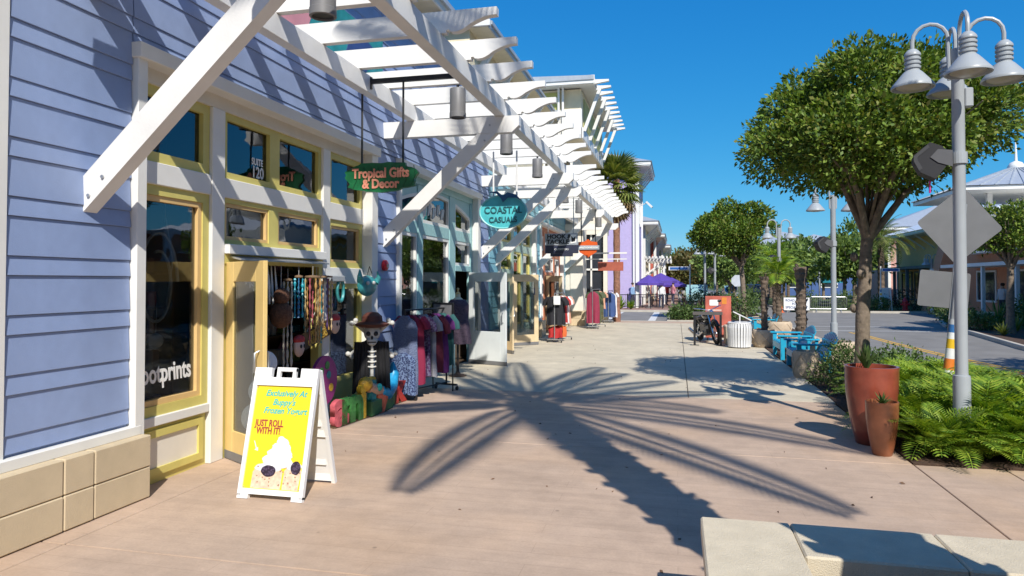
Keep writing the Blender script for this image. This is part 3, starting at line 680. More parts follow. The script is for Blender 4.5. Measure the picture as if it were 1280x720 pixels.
# ------------------------------------------------------------------ A-frame sign
A = thing('a_frame_sign', 'white folding A-frame sign with a yellow frozen yogurt poster', 'sign', (-3.27,5.45,0))
PLW = M('white_plastic', (.82,.82,.81), rough=.4, var=.02)
yf0, yf1, zt = 5.16, 5.425, 1.05
def face_pt(x, t, off_=0): # t 0..1 up the front face
    n = Vector((0, -(zt), -(yf1-yf0))).normalized() * off_ * -1
    nrm = Vector((0, -zt, (yf1-yf0))).normalized()
    return Vector((x, yf0+(yf1-yf0)*t, zt*t)) + nrm*off_
def fbox(mb, x0, x1, t0, t1, o0, o1):
    c = [face_pt(x,t,o) for o in (o0,o1) for x,t in ((x0,t0),(x1,t0),(x1,t1),(x0,t1))]
    return mb.add(c, [(3,2,1,0),(4,5,6,7),(0,1,5,4),(1,2,6,5),(2,3,7,6),(3,0,4,7)])
fr = MB(); fbox(fr,-3.57,-3.535,.02,.86,-.02,.02); fbox(fr,-3.005,-2.97,.02,.86,-.02,.02); fbox(fr,-3.535,-3.005,.035,.075,-.02,.02); fbox(fr,-3.57,-3.47,0,.035,-.02,.02); fbox(fr,-3.07,-2.97,0,.035,-.02,.02)
fbox(fr,-3.57,-2.97,.86,.925,-.02,.022); fbox(fr,-3.57,-3.41,.925,1.0,-.02,.02); fbox(fr,-3.13,-2.97,.925,1.0,-.02,.02)
fbox(fr,-3.36,-3.33,.925,1.0,-.015,.015); fbox(fr,-3.21,-3.18,.925,1.0,-.015,.015); fbox(fr,-3.36,-3.18,.975,1.005,-.016,.016)
part('front_frame', fr, PLW, A)
po = part('poster', fbox(MB(),-3.535,-3.005,.075,.86,-.012,.006), M('poster_yellow',(.80,.61,.025),rough=.4,var=.02), A)
upv = (face_pt(0,1)-face_pt(0,0)).normalized()
def ptxt(b, size, m, x, t, **k): text('lettering', b, size, m, po, tuple(face_pt(x,t,.0075)), (1,0,0), tuple(upv), .001, **k)
CY = M('print_cyan',(.03,.48,.46),rough=.4); MG = M('print_maroon',(.33,.03,.05),rough=.4)
ptxt('Exclusively At', .072, CY, -3.25, .80, shear=.3, sx=.95, bold=.0015); ptxt("Buppy's", .072, CY, -3.26, .73, shear=.3, sx=.95, bold=.0015); ptxt('Frozen Yogurt', .072, CY, -3.24, .665, shear=.3, sx=.95, bold=.0015)
ptxt('JUST ROLL', .078, MG, -3.37, .565, sx=.72, bold=.002); ptxt('WITH IT!', .078, MG, -3.37, .508, sx=.72, bold=.002)
def blob(pts, off_, m, nm):
    V = [face_pt(x,t,off_) for x,t in pts]; part(nm, MB().add([tuple(v) for v in V], [tuple(range(len(V)))]), m, po)
def ell(cx, ct, rx, rt, n=24, wob=0, sd=1):
    r0 = random.Random(sd); return [(cx+rx*(1+wob*r0.uniform(-1,1))*cos(2*pi*k/n), ct+rt*(1+wob*r0.uniform(-1,1))*sin(2*pi*k/n)) for k in range(n)]
CONE = M('print_wafer',(.70,.52,.38),rough=.5,var=.2,scale=35); CRM = M('print_cream',(.86,.85,.83),rough=.4,var=.03,scale=40); BERRY = M('print_berry',(.03,.018,.035),rough=.4); CRM2 = M('print_cream_shade',(.66,.66,.70),rough=.4,var=.05,scale=60); BERRY2 = M('print_berry_light',(.10,.07,.12),rough=.4); CRUMB = M('print_crumb',(.36,.20,.12),rough=.5)
blob([(-3.465,.08),(-3.19,.08),(-3.185,.20),(-3.21,.245),(-3.30,.265),(-3.42,.25),(-3.46,.20)], .0070, CONE, 'print')
blob([(-3.175,.08),(-3.03,.08),(-3.015,.22),(-3.05,.28),(-3.13,.26),(-3.17,.22)], .0070, CONE, 'print')
blob(ell(-3.325,.235,.125,.032,26,.06,14), .0073, CRM2, 'print'); blob(ell(-3.09,.255,.075,.030,22,.06,15), .0073, CRM2, 'print')
RP = random.Random(21)
for k in range(26):
    cx_ = RP.choice([-3.33,-3.10])+RP.uniform(-.11,.07); ct_ = RP.uniform(.10,.25); blob(ell(cx_,ct_,.008,.006,6,.3,k), .0074, CRUMB, 'print_crumb')
for j,(cx_,ct_,rx_,rt_) in enumerate(((-3.25,.295,.135,.052),(-3.235,.345,.115,.048),(-3.225,.392,.085,.04),(-3.22,.43,.055,.032),(-3.235,.455,.03,.02))):
    blob(ell(cx_+.006,ct_-.010,rx_*1.01,rt_*1.02,26,.05,30+j), .0078+.0006*j, CRM2, 'print'); blob(ell(cx_,ct_,rx_,rt_*.94,26,.06,40+j), .0081+.0006*j, CRM, 'print')
for (cx_,ct_,rx_,rt_,sd_) in ((-3.315,.212,.068,.042,3),(-3.068,.245,.046,.050,9)):
    blob(ell(cx_,ct_,rx_,rt_,20,.06,sd_), .0112, BERRY, 'print')
    for k in range(22):
        a_ = RP.uniform(0,6.28); q_ = RP.random()**.5*.85; blob(ell(cx_+rx_*q_*cos(a_),ct_+rt_*q_*sin(a_),.008,.0065,7,.1,k), .0116, BERRY2, 'print_berry')
blob([(-3.49,.43),(-3.483,.43),(-3.455,.375),(-3.445,.385),(-3.44,.355),(-3.475,.362),(-3.463,.372)], .0075, CRM, 'print')
for x in (-3.525,-3.02):
    for t in (.085,.845): part('screw', MB().ball(tuple(face_pt(x,t,.008)), .006, 6, 4), STEEL, A)
bk = MB()
for x in (-3.55,-2.99): bk.beam((x,5.735,.0),(x,5.46,1.03),.035,.04)
for t in (.05,.45,.83): bk.beam((-3.54,5.735-.275*t,1.03*t),(-3.0,5.735-.275*t,1.03*t),.03,.06,(0,0,1))
bk.beam((-3.27,5.72,.05),(-3.27,5.50,.86),.56,.006,(0,1,0))
part('back_frame', bk, PLW, A)
for k in range(2): part('rib', MB().beam((-3.5,5.68-.10*k,.25+.36*k),(-3.04,5.68-.10*k,.25+.36*k),.02,.16,(0,0,1)), PLW, A)

# ------------------------------------------------------------------ things at the first shop's door
BONE = M('bone', (.55,.54,.50), rough=.6, var=.1); HAT = M('hat_brown', (.10,.03,.02), rough=.7, var=.3); CLOTH = M('black_cloth', (.012,.012,.014), rough=.9)
P_ = thing('pirate_skeleton_figure', 'skull figure in a brown hat with crossed bones and black cloth', 'figure', (0,0,0))
sk = MB().ball((0,0,1.10),(.115,.13,.135),18,12); sk.ball((0,-.06,.985),(.075,.075,.075),14,9); sk.box((-.075,-.11,1.03),(.075,-.06,1.06))
part('skull', sk, BONE, P_, True)
ey = MB()
for dx in (-.048,.048): ey.ball((dx,-.108,1.085),(.036,.03,.034),10,6)
ey.ball((0,-.13,1.03),(.017,.02,.026),8,5); ey.box((-.055,-.137,.962),(.055,-.12,.975)); part('eye_socket', ey, BLACK, P_, True)
part('teeth', MB().box((-.05,-.136,.978),(.05,-.118,1.0)).box((-.045,-.134,.94),(.045,-.118,.96)), BONE, P_)
part('hat', MB().lathe([(.15,1.165),(.22,1.19),(.235,1.215),(.19,1.235),(.145,1.25),(.135,1.32),(.08,1.37),(0,1.38)], 22), HAT, P_, True)
for s_ in (-1,1):
    x1, x2 = -.30*s_, .25*s_
    b = MB().tube([(x1,.03,.78),(0,.05,1.02),(x2,.03,1.24)], .028, 8)
    for (x,z) in ((x1,.78),(x2,1.24)):
        for d in (-.032,.032): b.ball((x+d*.8,.03,z-d*s_*.6),(.036,.036,.036),8,6)
    part('crossbone', b, BONE, P_, True)
def drape(x0, x1, z0, z1, rnd):
    mb = MB(); n = 14; m_ = 9; vs = []
    for i in range(n+1):
        for j in range(m_):
            t = i/n; u = j/(m_-1); x = x0+(x1-x0)*t; z = z1+(z0-z1)*u*(1+.07*sin(9*t+rnd)); bul = .05*sin(pi*t)
            vs.append((x*(1+.12*u), -.05-bul+.028*u*sin(17*t+rnd)+.012*sin(31*t+u*3), z))
    q = [(i*m_+j,i*m_+j+1,(i+1)*m_+j+1,(i+1)*m_+j) for i in range(n) for j in range(m_-1)]
    mb.add(vs,q); mb.add([(v[0],v[1]+.04,v[2]) for v in vs],q); return mb
part('cloth', drape(-.24,-.035,.30,.97,1), CLOTH, P_, True); part('cloth', drape(.035,.23,.30,.97,4), CLOTH, P_, True)
part('shoulders', MB().ball((0,.0,.90),(.21,.08,.09),16,8), CLOTH, P_, True)
rb = MB().tube([(0,-.06,.93),(0,-.055,.40)], .024, 8)
for k in range(4): rb.tube([(-.055,-.07,.84-.07*k),(0,-.095,.83-.07*k),(.055,-.07,.84-.07*k)], .012, 6)
part('ribs', rb, BONE, P_, True)
part('stand', MB().tube([(0,.07,0),(0,.07,1.05)], .02, 8).lathe([(.18,0),(.18,.02),(0,.021)], 16, (0,.07,0)), BLACK, P_)
P_.location = (-4.12,8.98,0); P_.rotation_euler = (0,0,RAD(25))
Me = thing('mermaid_ornament', 'painted mermaid ornament with yellow hair and a curved blue tail', 'ornament', (-4.0,9.05,0))
part('tail', MB().tube([(-4.0,8.95,.30),(-3.98,9.15,.24),(-3.98,9.32,.32),(-3.98,9.42,.48),(-3.99,9.40,.64)], [.09,.11,.10,.075,.02], 10), M('tail_blue',(.02,.30,.56),rough=.4,var=.2,scale=12), Me, True)
part('torso', MB().tube([(-4.0,8.62,.40),(-3.99,8.78,.34),(-4.0,8.96,.30)], [.07,.085,.08], 10), M('skin_paint',(.58,.36,.25),rough=.5), Me, True)
part('hair', MB().ball((-4.02,8.56,.44),(.09,.13,.10),12,8).ball((-4.03,8.74,.46),(.05,.16,.06),10,6), M('hair_yellow',(.62,.36,.03),rough=.5,var=.25,scale=20), Me, True)
part('top', MB().ball((-3.92,8.78,.37),(.04,.06,.055),10,6), M('teal_gloss',(.02,.36,.33),rough=.4), Me, True)
part('plinth', MB().cbox((-4.12,8.58,.0),(-3.93,9.30,.22),.02), M('dark_green_paint',(.03,.12,.04),rough=.5,var=.3,scale=9), Me)
def letters(word, cols, y0, x, size, label, step, rz):
    T = thing('letter_sign', label, 'sign', (x,y0,0))
    d = Vector((sin(rz),cos(rz),0))
    for i,ch in enumerate(word):
        p = Vector((x,y0,0))+d*step*i
        m_ = M('letter_'+cols[i][0], cols[i][1], rough=.45, var=.35, scale=14, bump=.4, bscale=40)
        text('letter', ch, size, m_, T, (p.x, p.y, size*.36+.004), tuple(d), (0,0,1), .035, sx=1.1, bold=.028)
    part('base_board', MB().beam((x-.045,y0-.12,.012),tuple(Vector((x-.045,y0-.12,.012))+d*(step*(len(word)-1)+.24)),.12,.024), M('letter_wood',(.10,.06,.03),rough=.8), T)
    return T
LC = {'p':(.50,.10,.12),'g':(.05,.22,.05),'y':(.62,.40,.03),'t':(.02,.20,.22),'o':(.55,.12,.06),'r':(.45,.04,.03)}
letters('amily', [(c,LC[c]) for c in 'pgyto'], 7.95, -4.08, .60, 'low row of carved letters painted pink, green, yellow, teal and orange', .25, .12)
letters('nk', [(c,LC[c]) for c in 'gr'], 9.44, -4.06, .56, 'pair of carved letters painted green and red beside the mermaid', .24, .12)
MK = thing('mask_ornament', 'teal carved mask ornament hung on the white pilaster', 'ornament', (-4.36,9.42,1.75))
TG = M('mask_teal',(.04,.26,.27),rough=.35,var=.4,scale=10)
mk = MB().ball((-4.31,9.22,1.74),(.06,.30,.15),18,10); part('face', mk, TG, MK, True)
part('horn', MB().tube([(-4.30,9.48,1.78),(-4.27,9.53,1.86),(-4.28,9.50,1.95)], [.05,.035,.008], 8), TG, MK, True); part('horn', MB().tube([(-4.30,8.98,1.80),(-4.27,8.90,1.88),(-4.28,8.92,1.97)], [.05,.035,.008], 8), TG, MK, True)
part('eye', MB().ball((-4.25,9.12,1.78),(.015,.05,.03),8,5).ball((-4.25,9.32,1.78),(.015,.05,.03),8,5), BONE, MK, True)
part('hanger', MB().tube([(-4.38,9.55,1.9),(-4.36,9.4,2.02),(-4.31,9.22,1.88)], .006, 5), BLACK, MK)
SH = thing('mask_ornament', 'small pale open mask ornament hung beside the teal carved mask', 'ornament', (-4.42,8.62,1.55))
part('ring', MB().tube([(-4.44,8.66+.09*cos(a),1.68+.15*sin(a)) for a in [2*pi*k/16 for k in range(17)]], .022, 6, False), TG, SH, True)
PS = thing('pirate_sign', 'wooden sign with two skull heads reading PIRATES QUARTERS on cords', 'sign', (-4.40,8.1,1.1))
bd = MB().beam((-4.40,7.62,1.06),(-4.40,8.30,1.22),.03,.20,(0,0,1)); part('board', bd, M('sign_brown',(.10,.055,.02),rough=.6,var=.3), PS)
GOLD = M('gold_letters',(.60,.38,.06),rough=.5)
text('lettering', 'PIRATES', .11, GOLD, PS, (-4.383,7.96,1.185), (0,1,.235), (0,-.235,1), .002, sx=.95, bold=.003); text('lettering', 'QUARTERS', .11, GOLD, PS, (-4.383,7.96,1.095), (0,1,.235), (0,-.235,1), .002, sx=.9, bold=.003)
for (y,z) in ((7.52,1.03),(8.42,1.24)):
    h = part('skull', MB().ball((-4.39,y,z),(.05,.10,.13),14,9), M('skull_pink',(.62,.45,.38),rough=.5), PS, True)
    part('bandana', MB().ball((-4.39,y,z+.075),(.053,.105,.06),14,7), M('bandana_red',(.45,.03,.03),rough=.6), PS, True)
    part('eye', MB().ball((-4.345,y-.03,z),(.012,.022,.025),8,5).ball((-4.345,y+.04,z),(.012,.022,.025),8,5), BLACK, PS)
part('cord', MB().tube([(-4.40,7.70,1.16),(-4.42,7.98,1.46),(-4.40,8.26,1.30)], .004, 4), BONE, PS)
part('hook', MB().tube([(-4.42,7.98,1.45),(-4.42,7.98,1.99)], .003, 4), BONE, PS)
RD = thing('round_sign', 'round purple sign with green spots leaning beside the shop door', 'sign', (-4.15,7.7,0))
part('disc', MB().prism([(7.72+.30*cos(2*pi*k/32), .60+.30*sin(2*pi*k/32)) for k in range(32)], 0, -4.19, -4.15), M('disc_purple',(.26,.03,.17),rough=.5,var=.2), RD)
for (y,z,c) in ((7.62,.72,'g'),(7.80,.66,'t'),(7.86,.50,'y'),(7.65,.52,'p'),(7.76,.78,'g')):
    part('spot', MB().prism([(y+.05*cos(2*pi*k/12), z+.05*sin(2*pi*k/12)) for k in range(12)], 0, -4.15, -4.143), M('letter_'+c, LC[c], rough=.45), RD)
part('stake', MB().box((-4.185,7.70,0),(-4.155,7.74,.32)), BONE, RD)
# hanging merchandise in the doorway
R1 = random.Random(11)
def chime(y, x, z1, L, cols, label, n=7, r=.05):
    T = thing('wind_chime', label, 'wind chime', (x,y,z1-L))
    part('cord', MB().tube([(x,y,z1),(x,y,z1-.12)], .003, 4), BONE, T)
    part('top_ring', MB().lathe([(r,z1-.14),(r,z1-.12),(.005,z1-.11)], 12, (x,y,0)), M('drift_wood',(.22,.14,.08),rough=.8), T)
    for k in range(n):
        a = 2*pi*k/n; c = cols[k%len(cols)]
        mb = MB(); z = z1-.15
        mb.tube([(x+r*cos(a),y+r*sin(a),z-(L-.15)*q/24) for q in range(25)], [.005+.014*((q*7+k)%3>0)*R1.random() for q in range(25)], 6)
        part('strand', mb, M('bead_%d%d%d'%tuple(int(q*99) for q in c), c, rough=.35), T, True)
chime(7.78,-4.36,1.99,.95,[(.45,.25,.08),(.03,.30,.30),(.40,.30,.14),(.35,.08,.10)],'wind chime of amber and teal shell strands in the shop doorway',9,.10)
chime(7.98,-4.30,1.99,.80,[(.50,.36,.20),(.10,.05,.15),(.40,.22,.05)],'wind chime of pale and purple shell strands by the white post',8,.09)
chime(7.52,-4.40,1.99,.62,[(.02,.33,.42),(.05,.18,.35)],'wind chime of turquoise strands hanging in the doorway',6,.05)
chime(7.38,-4.46,1.95,1.15,[(.52,.48,.40)],'long wind chime of white shell strands hanging in the doorway',6,.05)
T = thing('coconut_monkey', 'brown hairy coconut ornament hanging inside the doorway', 'ornament', (-4.45,7.22,1.4))
part('body', MB().ball((-4.45,7.22,1.42),(.13,.14,.16),14,10).ball((-4.43,7.20,1.63),(.09,.10,.10),12,8), M('coconut',(.12,.055,.03),rough=.9,var=.4,scale=40,bump=1), T, True)
part('cord', MB().tube([(-4.45,7.22,1.7),(-4.45,7.22,1.985)], .004, 4), BONE, T)
T = thing('lace_net', 'white shell net draped across the top of the doorway', 'netting', (-4.55,6.8,1.6)); nt_ = MB()
for k in range(13):
    y = 6.38+.075*k; L = .10+.42*(k/12)**1.2
    nt_.tube([(-4.57,y,1.98),(-4.55+.02*sin(k),y+.02,1.98-L*.5),(-4.56,y+.03,1.98-L)], [.006,.016,.012], 5)
for k in range(5):
    nt_.tube([(-4.56,6.38+.2*k,1.93-.07*k),(-4.55,6.5+.2*k,1.86-.08*k),(-4.56,6.62+.16*k,1.90-.09*k)], .007, 4)
part('strands', nt_, LETW, T, True)
for i,(z,lab) in enumerate(((.35,'white round plate ornament on the open door edge, lowest of three'),(.62,'white round plate ornament on the open door edge, middle of three'),(.92,'white round plate ornament on the open door edge, top of three'))):
    single('plate_ornament', MB().lathe([(.0,0),(.13-.012*i,.0),(.15-.012*i,.03),(.14-.012*i,.035),(0,.02)], 20), PLW, lab, 'ornament', (0,0,0), smooth=True)
    o = COL.objects[-1]; o.location = (-4.40+.03*i,6.62+.06*i,z); o.rotation_euler = (0,RAD(80),RAD(-30))
# display shelving inside
def shelf(x, y0, y1, label, seed):
    T = thing('display_shelf', label, 'shelf', (x,y0,.004)); R2 = random.Random(seed)
    part('frame', MB().box((x-.4,y0,.004),(x,y0+.04,2.1)).box((x-.4,y1-.04,.004),(x,y1,2.1)).box((x-.42,y0,.004),(x-.4,y1,2.1)), M('shelf_wood',(.16,.09,.05),rough=.6), T)
    for k in range(5):
        z = .12+.45*k; part('shelf', MB().box((x-.4,y0+.04,z-.03),(x,y1-.04,z)), M('shelf_wood',(.16,.09,.05)), T)
        y = y0+.1
        while y < y1-.22:
            wd = R2.uniform(.08,.2); h = R2.uniform(.1,.34); c = R2.choice([(.5,.1,.06),(.05,.3,.35),(.55,.45,.1),(.6,.55,.5),(.1,.12,.3),(.4,.2,.1),(.55,.25,.3)])
            b = MB(); (b.lathe([(wd*.35,0),(wd*.5,h*.3),(wd*.45,h*.7),(wd*.2,h)],10,(x-.2,y+wd/2,z)) if R2.random()<.5 else b.cbox((x-.3,y,z),(x-.08,y+wd,z+h),.01))
            part('goods', b, M('goods_%d%d%d'%tuple(int(q*99) for q in c), c, rough=.5), T); y += wd+R2.uniform(.02,.08)
shelf(-5.9,4.4,6.2,'wooden display shelf of souvenirs behind the Footprints window',1); shelf(-6.6,6.3,8.1,'wooden display shelf of souvenirs facing the open doorway',2); shelf(-5.6,8.5,10.0,'wooden display shelf of souvenirs behind the right hand window',3); shelf(-6.2,11.2,13.4,'wooden display shelf of goods inside the teal framed shop',4)
T = thing('wire_wheel_ornament', 'curled white wire ornament hanging behind the shop window', 'ornament', (-4.75,5.6,1.2))
part('wire', MB().tube([(-4.68,5.52+.27*cos(a)*(1-.055*a),1.80+.50*sin(a)*(1-.055*a)) for a in [k*.3 for k in range(28)]], .015, 5).tube([(-4.75,5.72,1.5),(-4.75,5.80,2.0),(-4.75,5.70,2.4)],.01,5), STEEL, T)
part('cord', MB().tube([(-4.75,5.7,2.4),(-4.75,5.7,3.65)], .004, 4), BONE, T)
part('pearl', MB().ball((-4.72,5.55,1.25),.07,12,8), BONE, T, True); part('cord', MB().tube([(-4.72,5.55,1.3),(-4.75,5.6,1.6)], .003, 4), BONE, T)

# ------------------------------------------------------------------ clothing racks, garments, mannequin
def patt(name, c1, c2, scale, kind='wave', dist=4):
    if name in MATS: return MATS[name]
    m = M(name, c1, rough=.85, var=.05); n = m.node_tree.nodes; L = m.node_tree.links; p = n['Principled BSDF']
    tc = n.new('ShaderNodeTexCoord')
    if kind == 'wave':
        t = n.new('ShaderNodeTexWave'); t.inputs['Scale'].default_value = scale; t.inputs['Distortion'].default_value = dist; t.inputs['Detail Scale'].default_value = 2; t.bands_direction = 'Z'
    else:
        t = n.new('ShaderNodeTexVoronoi'); t.inputs['Scale'].default_value = scale
    L.new(tc.outputs['Object'], t.inputs['Vector']); cr = n.new('ShaderNodeValToRGB'); cr.color_ramp.elements[0].position = .42; cr.color_ramp.elements[1].position = .56
    cr.color_ramp.elements[0].color = (*c1,1); cr.color_ramp.elements[1].color = (*c2,1)
    L.new(t.outputs['Fac' if kind == 'wave' else 'Distance'], cr.inputs['Fac']); L.new(cr.outputs['Color'], p.inputs['Base Color']); return m
def garment_mb(L, wd, dep=.07, flare=1.15, sleeve=0, seed=0):
    R3 = random.Random(seed); n = 36; rows = 12; vs = []; ph = R3.uniform(0,6)
    for j in range(rows+1):
        t = j/rows; z = -L*t
        wtop = .10+(wd-.10)*min(1,t/.13)**.6 if t < .13 else wd*(1+(flare-1)*t)
        for k in range(n):
            a = 2*pi*k/n; f = 1+.30*(.3+t)*sin(7*a+ph)+.16*t*sin(13*a+2*ph)
            vs.append((wtop*.5*cos(a)*(1+.03*sin(9*t+ph)), dep*.5*(1+.9*t)*sin(a)*f*1.4, z+(.012*sin(5*a+ph) if j == rows else 0)))
    mb = MB().add(vs, [(j*n+k,j*n+(k+1)%n,(j+1)*n+(k+1)%n,(j+1)*n+k) for j in range(rows) for k in range(n)])
    if sleeve:
        for s_ in (-1,1): mb.tube([(s_*wd*.44,0,-.05),(s_*(wd*.5+sleeve*.35),0,-.06-sleeve*.5),(s_*(wd*.5+sleeve*.45),0,-.06-sleeve)], [.06,.06,.055], 8)
    return mb
def garment(p, rz, L, wd, mat, label, group=None, **k):
    z = p[2]; h = .05
    T = thing('garment', label, 'garment', (0,0,0), group)
    part('cloth', garment_mb(L,wd,**k), mat, T, True)
    part('hanger', MB().tube([(-wd*.4,0,-.06),(0,0,.0),(wd*.4,0,-.06)], .008, 5).tube([(0,0,0),(0,0,h),(.015,0,h+.025),(.03,0,h+.01)], .004, 5), BLACK, T)
    T.location = (p[0],p[1],z-h-.03); T.rotation_euler = (0,0,rz); return T
def rack(label, c, rz, L, H, mat, depth=.42):
    T = thing('clothes_rack', label, 'clothes rack', (0,0,0))
    part('rail', MB().tube([(0,-L/2,H),(0,L/2,H)], .014, 8), mat, T)
    for s_ in (-1,1):
        part('upright', MB().tube([(0,s_*L/2,.09),(0,s_*L/2,H+.01)], .016, 8), mat, T)
        part('foot', MB().tube([(-depth/2,s_*L/2,.09),(depth/2,s_*L/2,.09)], .016, 8), mat, T)
        for q in (-1,1):
            w_ = part('castor', MB().tube([(q*depth/2-.012,s_*L/2,.035),(q*depth/2+.012,s_*L/2,.035)], .035, 12), BLACK, T, True)
            part('castor_fork', MB().tube([(q*depth/2,s_*L/2,.06),(q*depth/2,s_*L/2,.10)], .012, 6), STEEL, T)
    part('base_rail', MB().tube([(0,-L/2,.12),(0,L/2,.12)], .012, 8), mat, T)
    T.location = c; T.rotation_euler = (0,0,rz); return T
def along(c, rz, s_): return (c[0]-sin(rz)*s_, c[1]+cos(rz)*s_)
RC = (-3.90,10.55,0.0); RZ = -.26
rack('black clothes rack holding patterned dresses outside the teal shop', RC, RZ, 1.15, 1.36, BLACK)
NAVP = patt('navy_zigzag', (.025,.035,.10), (.22,.27,.40), 26, 'wave', 7); NAVD = patt('navy_diamond', (.012,.02,.08), (.14,.20,.34), 44, 'vor')  # cloth on this rack is darkened; its shade is put into the colours
gs = [(-.56,1.20,.44,NAVP,'long navy and white zigzag dress at the end of the clothes rack',dict(flare=1.05)),
 (-.40,1.05,.46,M('hot_pink',(.24,.012,.05),rough=.8),'hot pink long garment on the rack, just behind the zigzag dress',dict(sleeve=.15)),
 (-.24,.95,.44,patt('pink_print',(.14,.12,.20),(.06,.02,.08),30,'vor'),'pale pink printed top hanging on the dress rack',dict(sleeve=.2)),
 (-.08,.98,.42,M('pale_grey_cloth',(.28,.28,.31),rough=.85),'pale grey long top hanging on the dress rack',dict(sleeve=.2)),
 (.10,.92,.44,M('maroon_cloth',(.11,.012,.03),rough=.85),'maroon tunic hanging on the dress rack',dict(sleeve=.25)),
 (.26,.95,.42,M('plum_cloth',(.12,.02,.14),rough=.85),'plum tunic hanging on the dress rack',dict(sleeve=.2)),
 (.44,.85,.42,M('teal_cloth',(.02,.09,.09),rough=.85),'dark teal top hanging at the far end of the dress rack',dict(sleeve=.2))]
for i,(s_,L,wd,m_,lab,k) in enumerate(gs):
    x,y = along(RC,RZ,s_); garment((x,y,1.36), RZ+R1.uniform(-.15,.15), L, wd, m_, lab, 'dresses on the rack outside the teal shop', seed=i+3, **k)
T = thing('sarong', 'navy diamond patterned sarong hung low on the clothes rack', 'garment', (0,0,0))
part('cloth', garment_mb(.62,.46,flare=1.1,seed=31), NAVD, T, True); x,y = along(RC,RZ,-.63); T.location = (x,y,.72); T.rotation_euler = (0,0,RZ)
part('cord', MB().tube([(-.2,0,-.01),(0,.06,.63),(.2,0,-.01)], .004, 4), BLACK, T)
T = thing('framed_panel', 'dark framed picture panel standing on top of the clothes rack', 'panel', (-3.80,11.06,.0), rz=0)
part('frame', MB().ring(-.25,.25,.62,1.45,.025,-.015,.015), BLACK, None).parent = T; COL.objects['frame'].name = 'panel_frame'
part('picture', MB().box((-.006,-.225,.645),(.006,.225,1.425)), M('panel_grey',(.20,.20,.21),rough=.5,var=.4,scale=7), None).parent = T
part('post', MB().tube([(0,-.24,0.0),(0,-.24,.64)],.012,6).tube([(0,.24,0.0),(0,.24,.64)],.012,6), BLACK, None).parent = T
T.rotation_euler = (0,0,RAD(62))
# mannequin
MQ = thing('mannequin', 'dress form mannequin with a wooden neck cap on a pole', 'mannequin', (-4.07,12.72,0))
part('pole', MB().tube([(-4.07,12.72,.02),(-4.07,12.72,.9)], .022, 8), BLACK, MQ); part('base', MB().lathe([(.17,0),(.17,.02),(.05,.05),(.03,.10),(.022,.3)], 18, (-4.07,12.72,0)), M('dark_wood',(.06,.035,.025),rough=.5), MQ, True)
part('torso', MB().lathe([(.10,.78),(.17,.88),(.13,1.08),(.16,1.26),(.17,1.36),(.10,1.46),(.05,1.50),(.048,1.56)], 18, (-4.07,12.72,0)), CREAM, MQ, True); part('neck_cap', MB().lathe([(.05,1.56),(.052,1.575),(.02,1.60),(.016,1.64),(.028,1.66),(0,1.69)], 12, (-4.07,12.72,0)), TAN, MQ, True)
DR = thing('garment', 'dark purple patterned sleeveless dress on the mannequin', 'garment', (-4.07,12.72,.62))
pr = [(.235,.62),(.225,.8),(.205,1.0),(.185,1.1),(.20,1.26),(.20,1.36),(.15,1.44),(.12,1.46)]
mb = MB(); n = 40; vs = []
for j,(rr_,z) in enumerate(pr):
    for k in range(n):
        a = 2*pi*k/n; f = 1+.07*max(0,(1.1-z))*2*sin(9*a); vs.append((-4.07+rr_*f*cos(a)*1.08, 12.72+rr_*f*sin(a)*.85, z))
mb.add(vs, [(j*n+k,j*n+(k+1)%n,(j+1)*n+(k+1)%n,(j+1)*n+k) for j in range(len(pr)-1) for k in range(n)])
part('cloth', mb, patt('purple_fern_print',(.025,.014,.03),(.16,.11,.15),17,'wave',9), DR, True)
# racks further along
def rack_with(label, c, rz, L, H, mat, items, group):
    rack(label, c, rz, L, H, mat)
    for i,(s_,Lg,wd,m_,lab,k) in enumerate(items):
        x,y = along(c,rz,s_); garment((x,y,H), rz+R1.uniform(-.15,.15), Lg, wd, m_, lab, group, seed=50+i, **k)
BLK2 = M('black_shirt',(.015,.015,.02),rough=.85); REDC = M('red_cloth',(.40,.02,.02),rough=.8); ORC = M('orange_cloth',(.6,.13,.03),rough=.8); WHC = M('white_cloth',(.72,.70,.70),rough=.85); NVC = M('navy_cloth',(.04,.08,.22),rough=.85); PKC = M('pink_cloth',(.26,.025,.06),rough=.8); OLC = M('olive_cloth',(.08,.10,.05),rough=.85); PEACH = M('peach_cloth',(.62,.33,.22),rough=.85)
c = (-3.45,20.9,0)
rack_with('chrome clothes rack of dark and red shirts outside the orange shop', c, -.10, 1.2, 1.45, STEEL, [
 (-.55,.85,.46,BLK2,'black shirt at the end of the chrome rack',dict(sleeve=.22)),(-.33,.85,.46,BLK2,'black shirt on the chrome rack, behind the end shirt',dict(sleeve=.22)),
 (-.1,.8,.46,REDC,'red shirt on the chrome rack outside the orange shop',dict(sleeve=.22)),(.14,.85,.46,WHC,'white shirt on the chrome rack outside the orange shop',dict(sleeve=.22)),(.38,.85,.44,PEACH,'peach shirt at the far end of the chrome rack',dict(sleeve=.2))], 'shirts on the chrome rack')
for i,(s_,m_,lab) in enumerate(((-.5,REDC,'red shorts hung on the lower rail of the chrome rack'),(.0,ORC,'orange shorts hung on the lower rail of the chrome rack'))):
    T = thing('garment', lab, 'garment', (0,0,0)); x,y = along(c,-.10,s_)
    part('cloth', garment_mb(.34,.42,flare=1.0,seed=70+i), m_, T, True); part('cord', MB().tube([(0,0,-.01),(0,0,1.0)], .004, 4), BLACK, T); T.location = (x,y,.48)
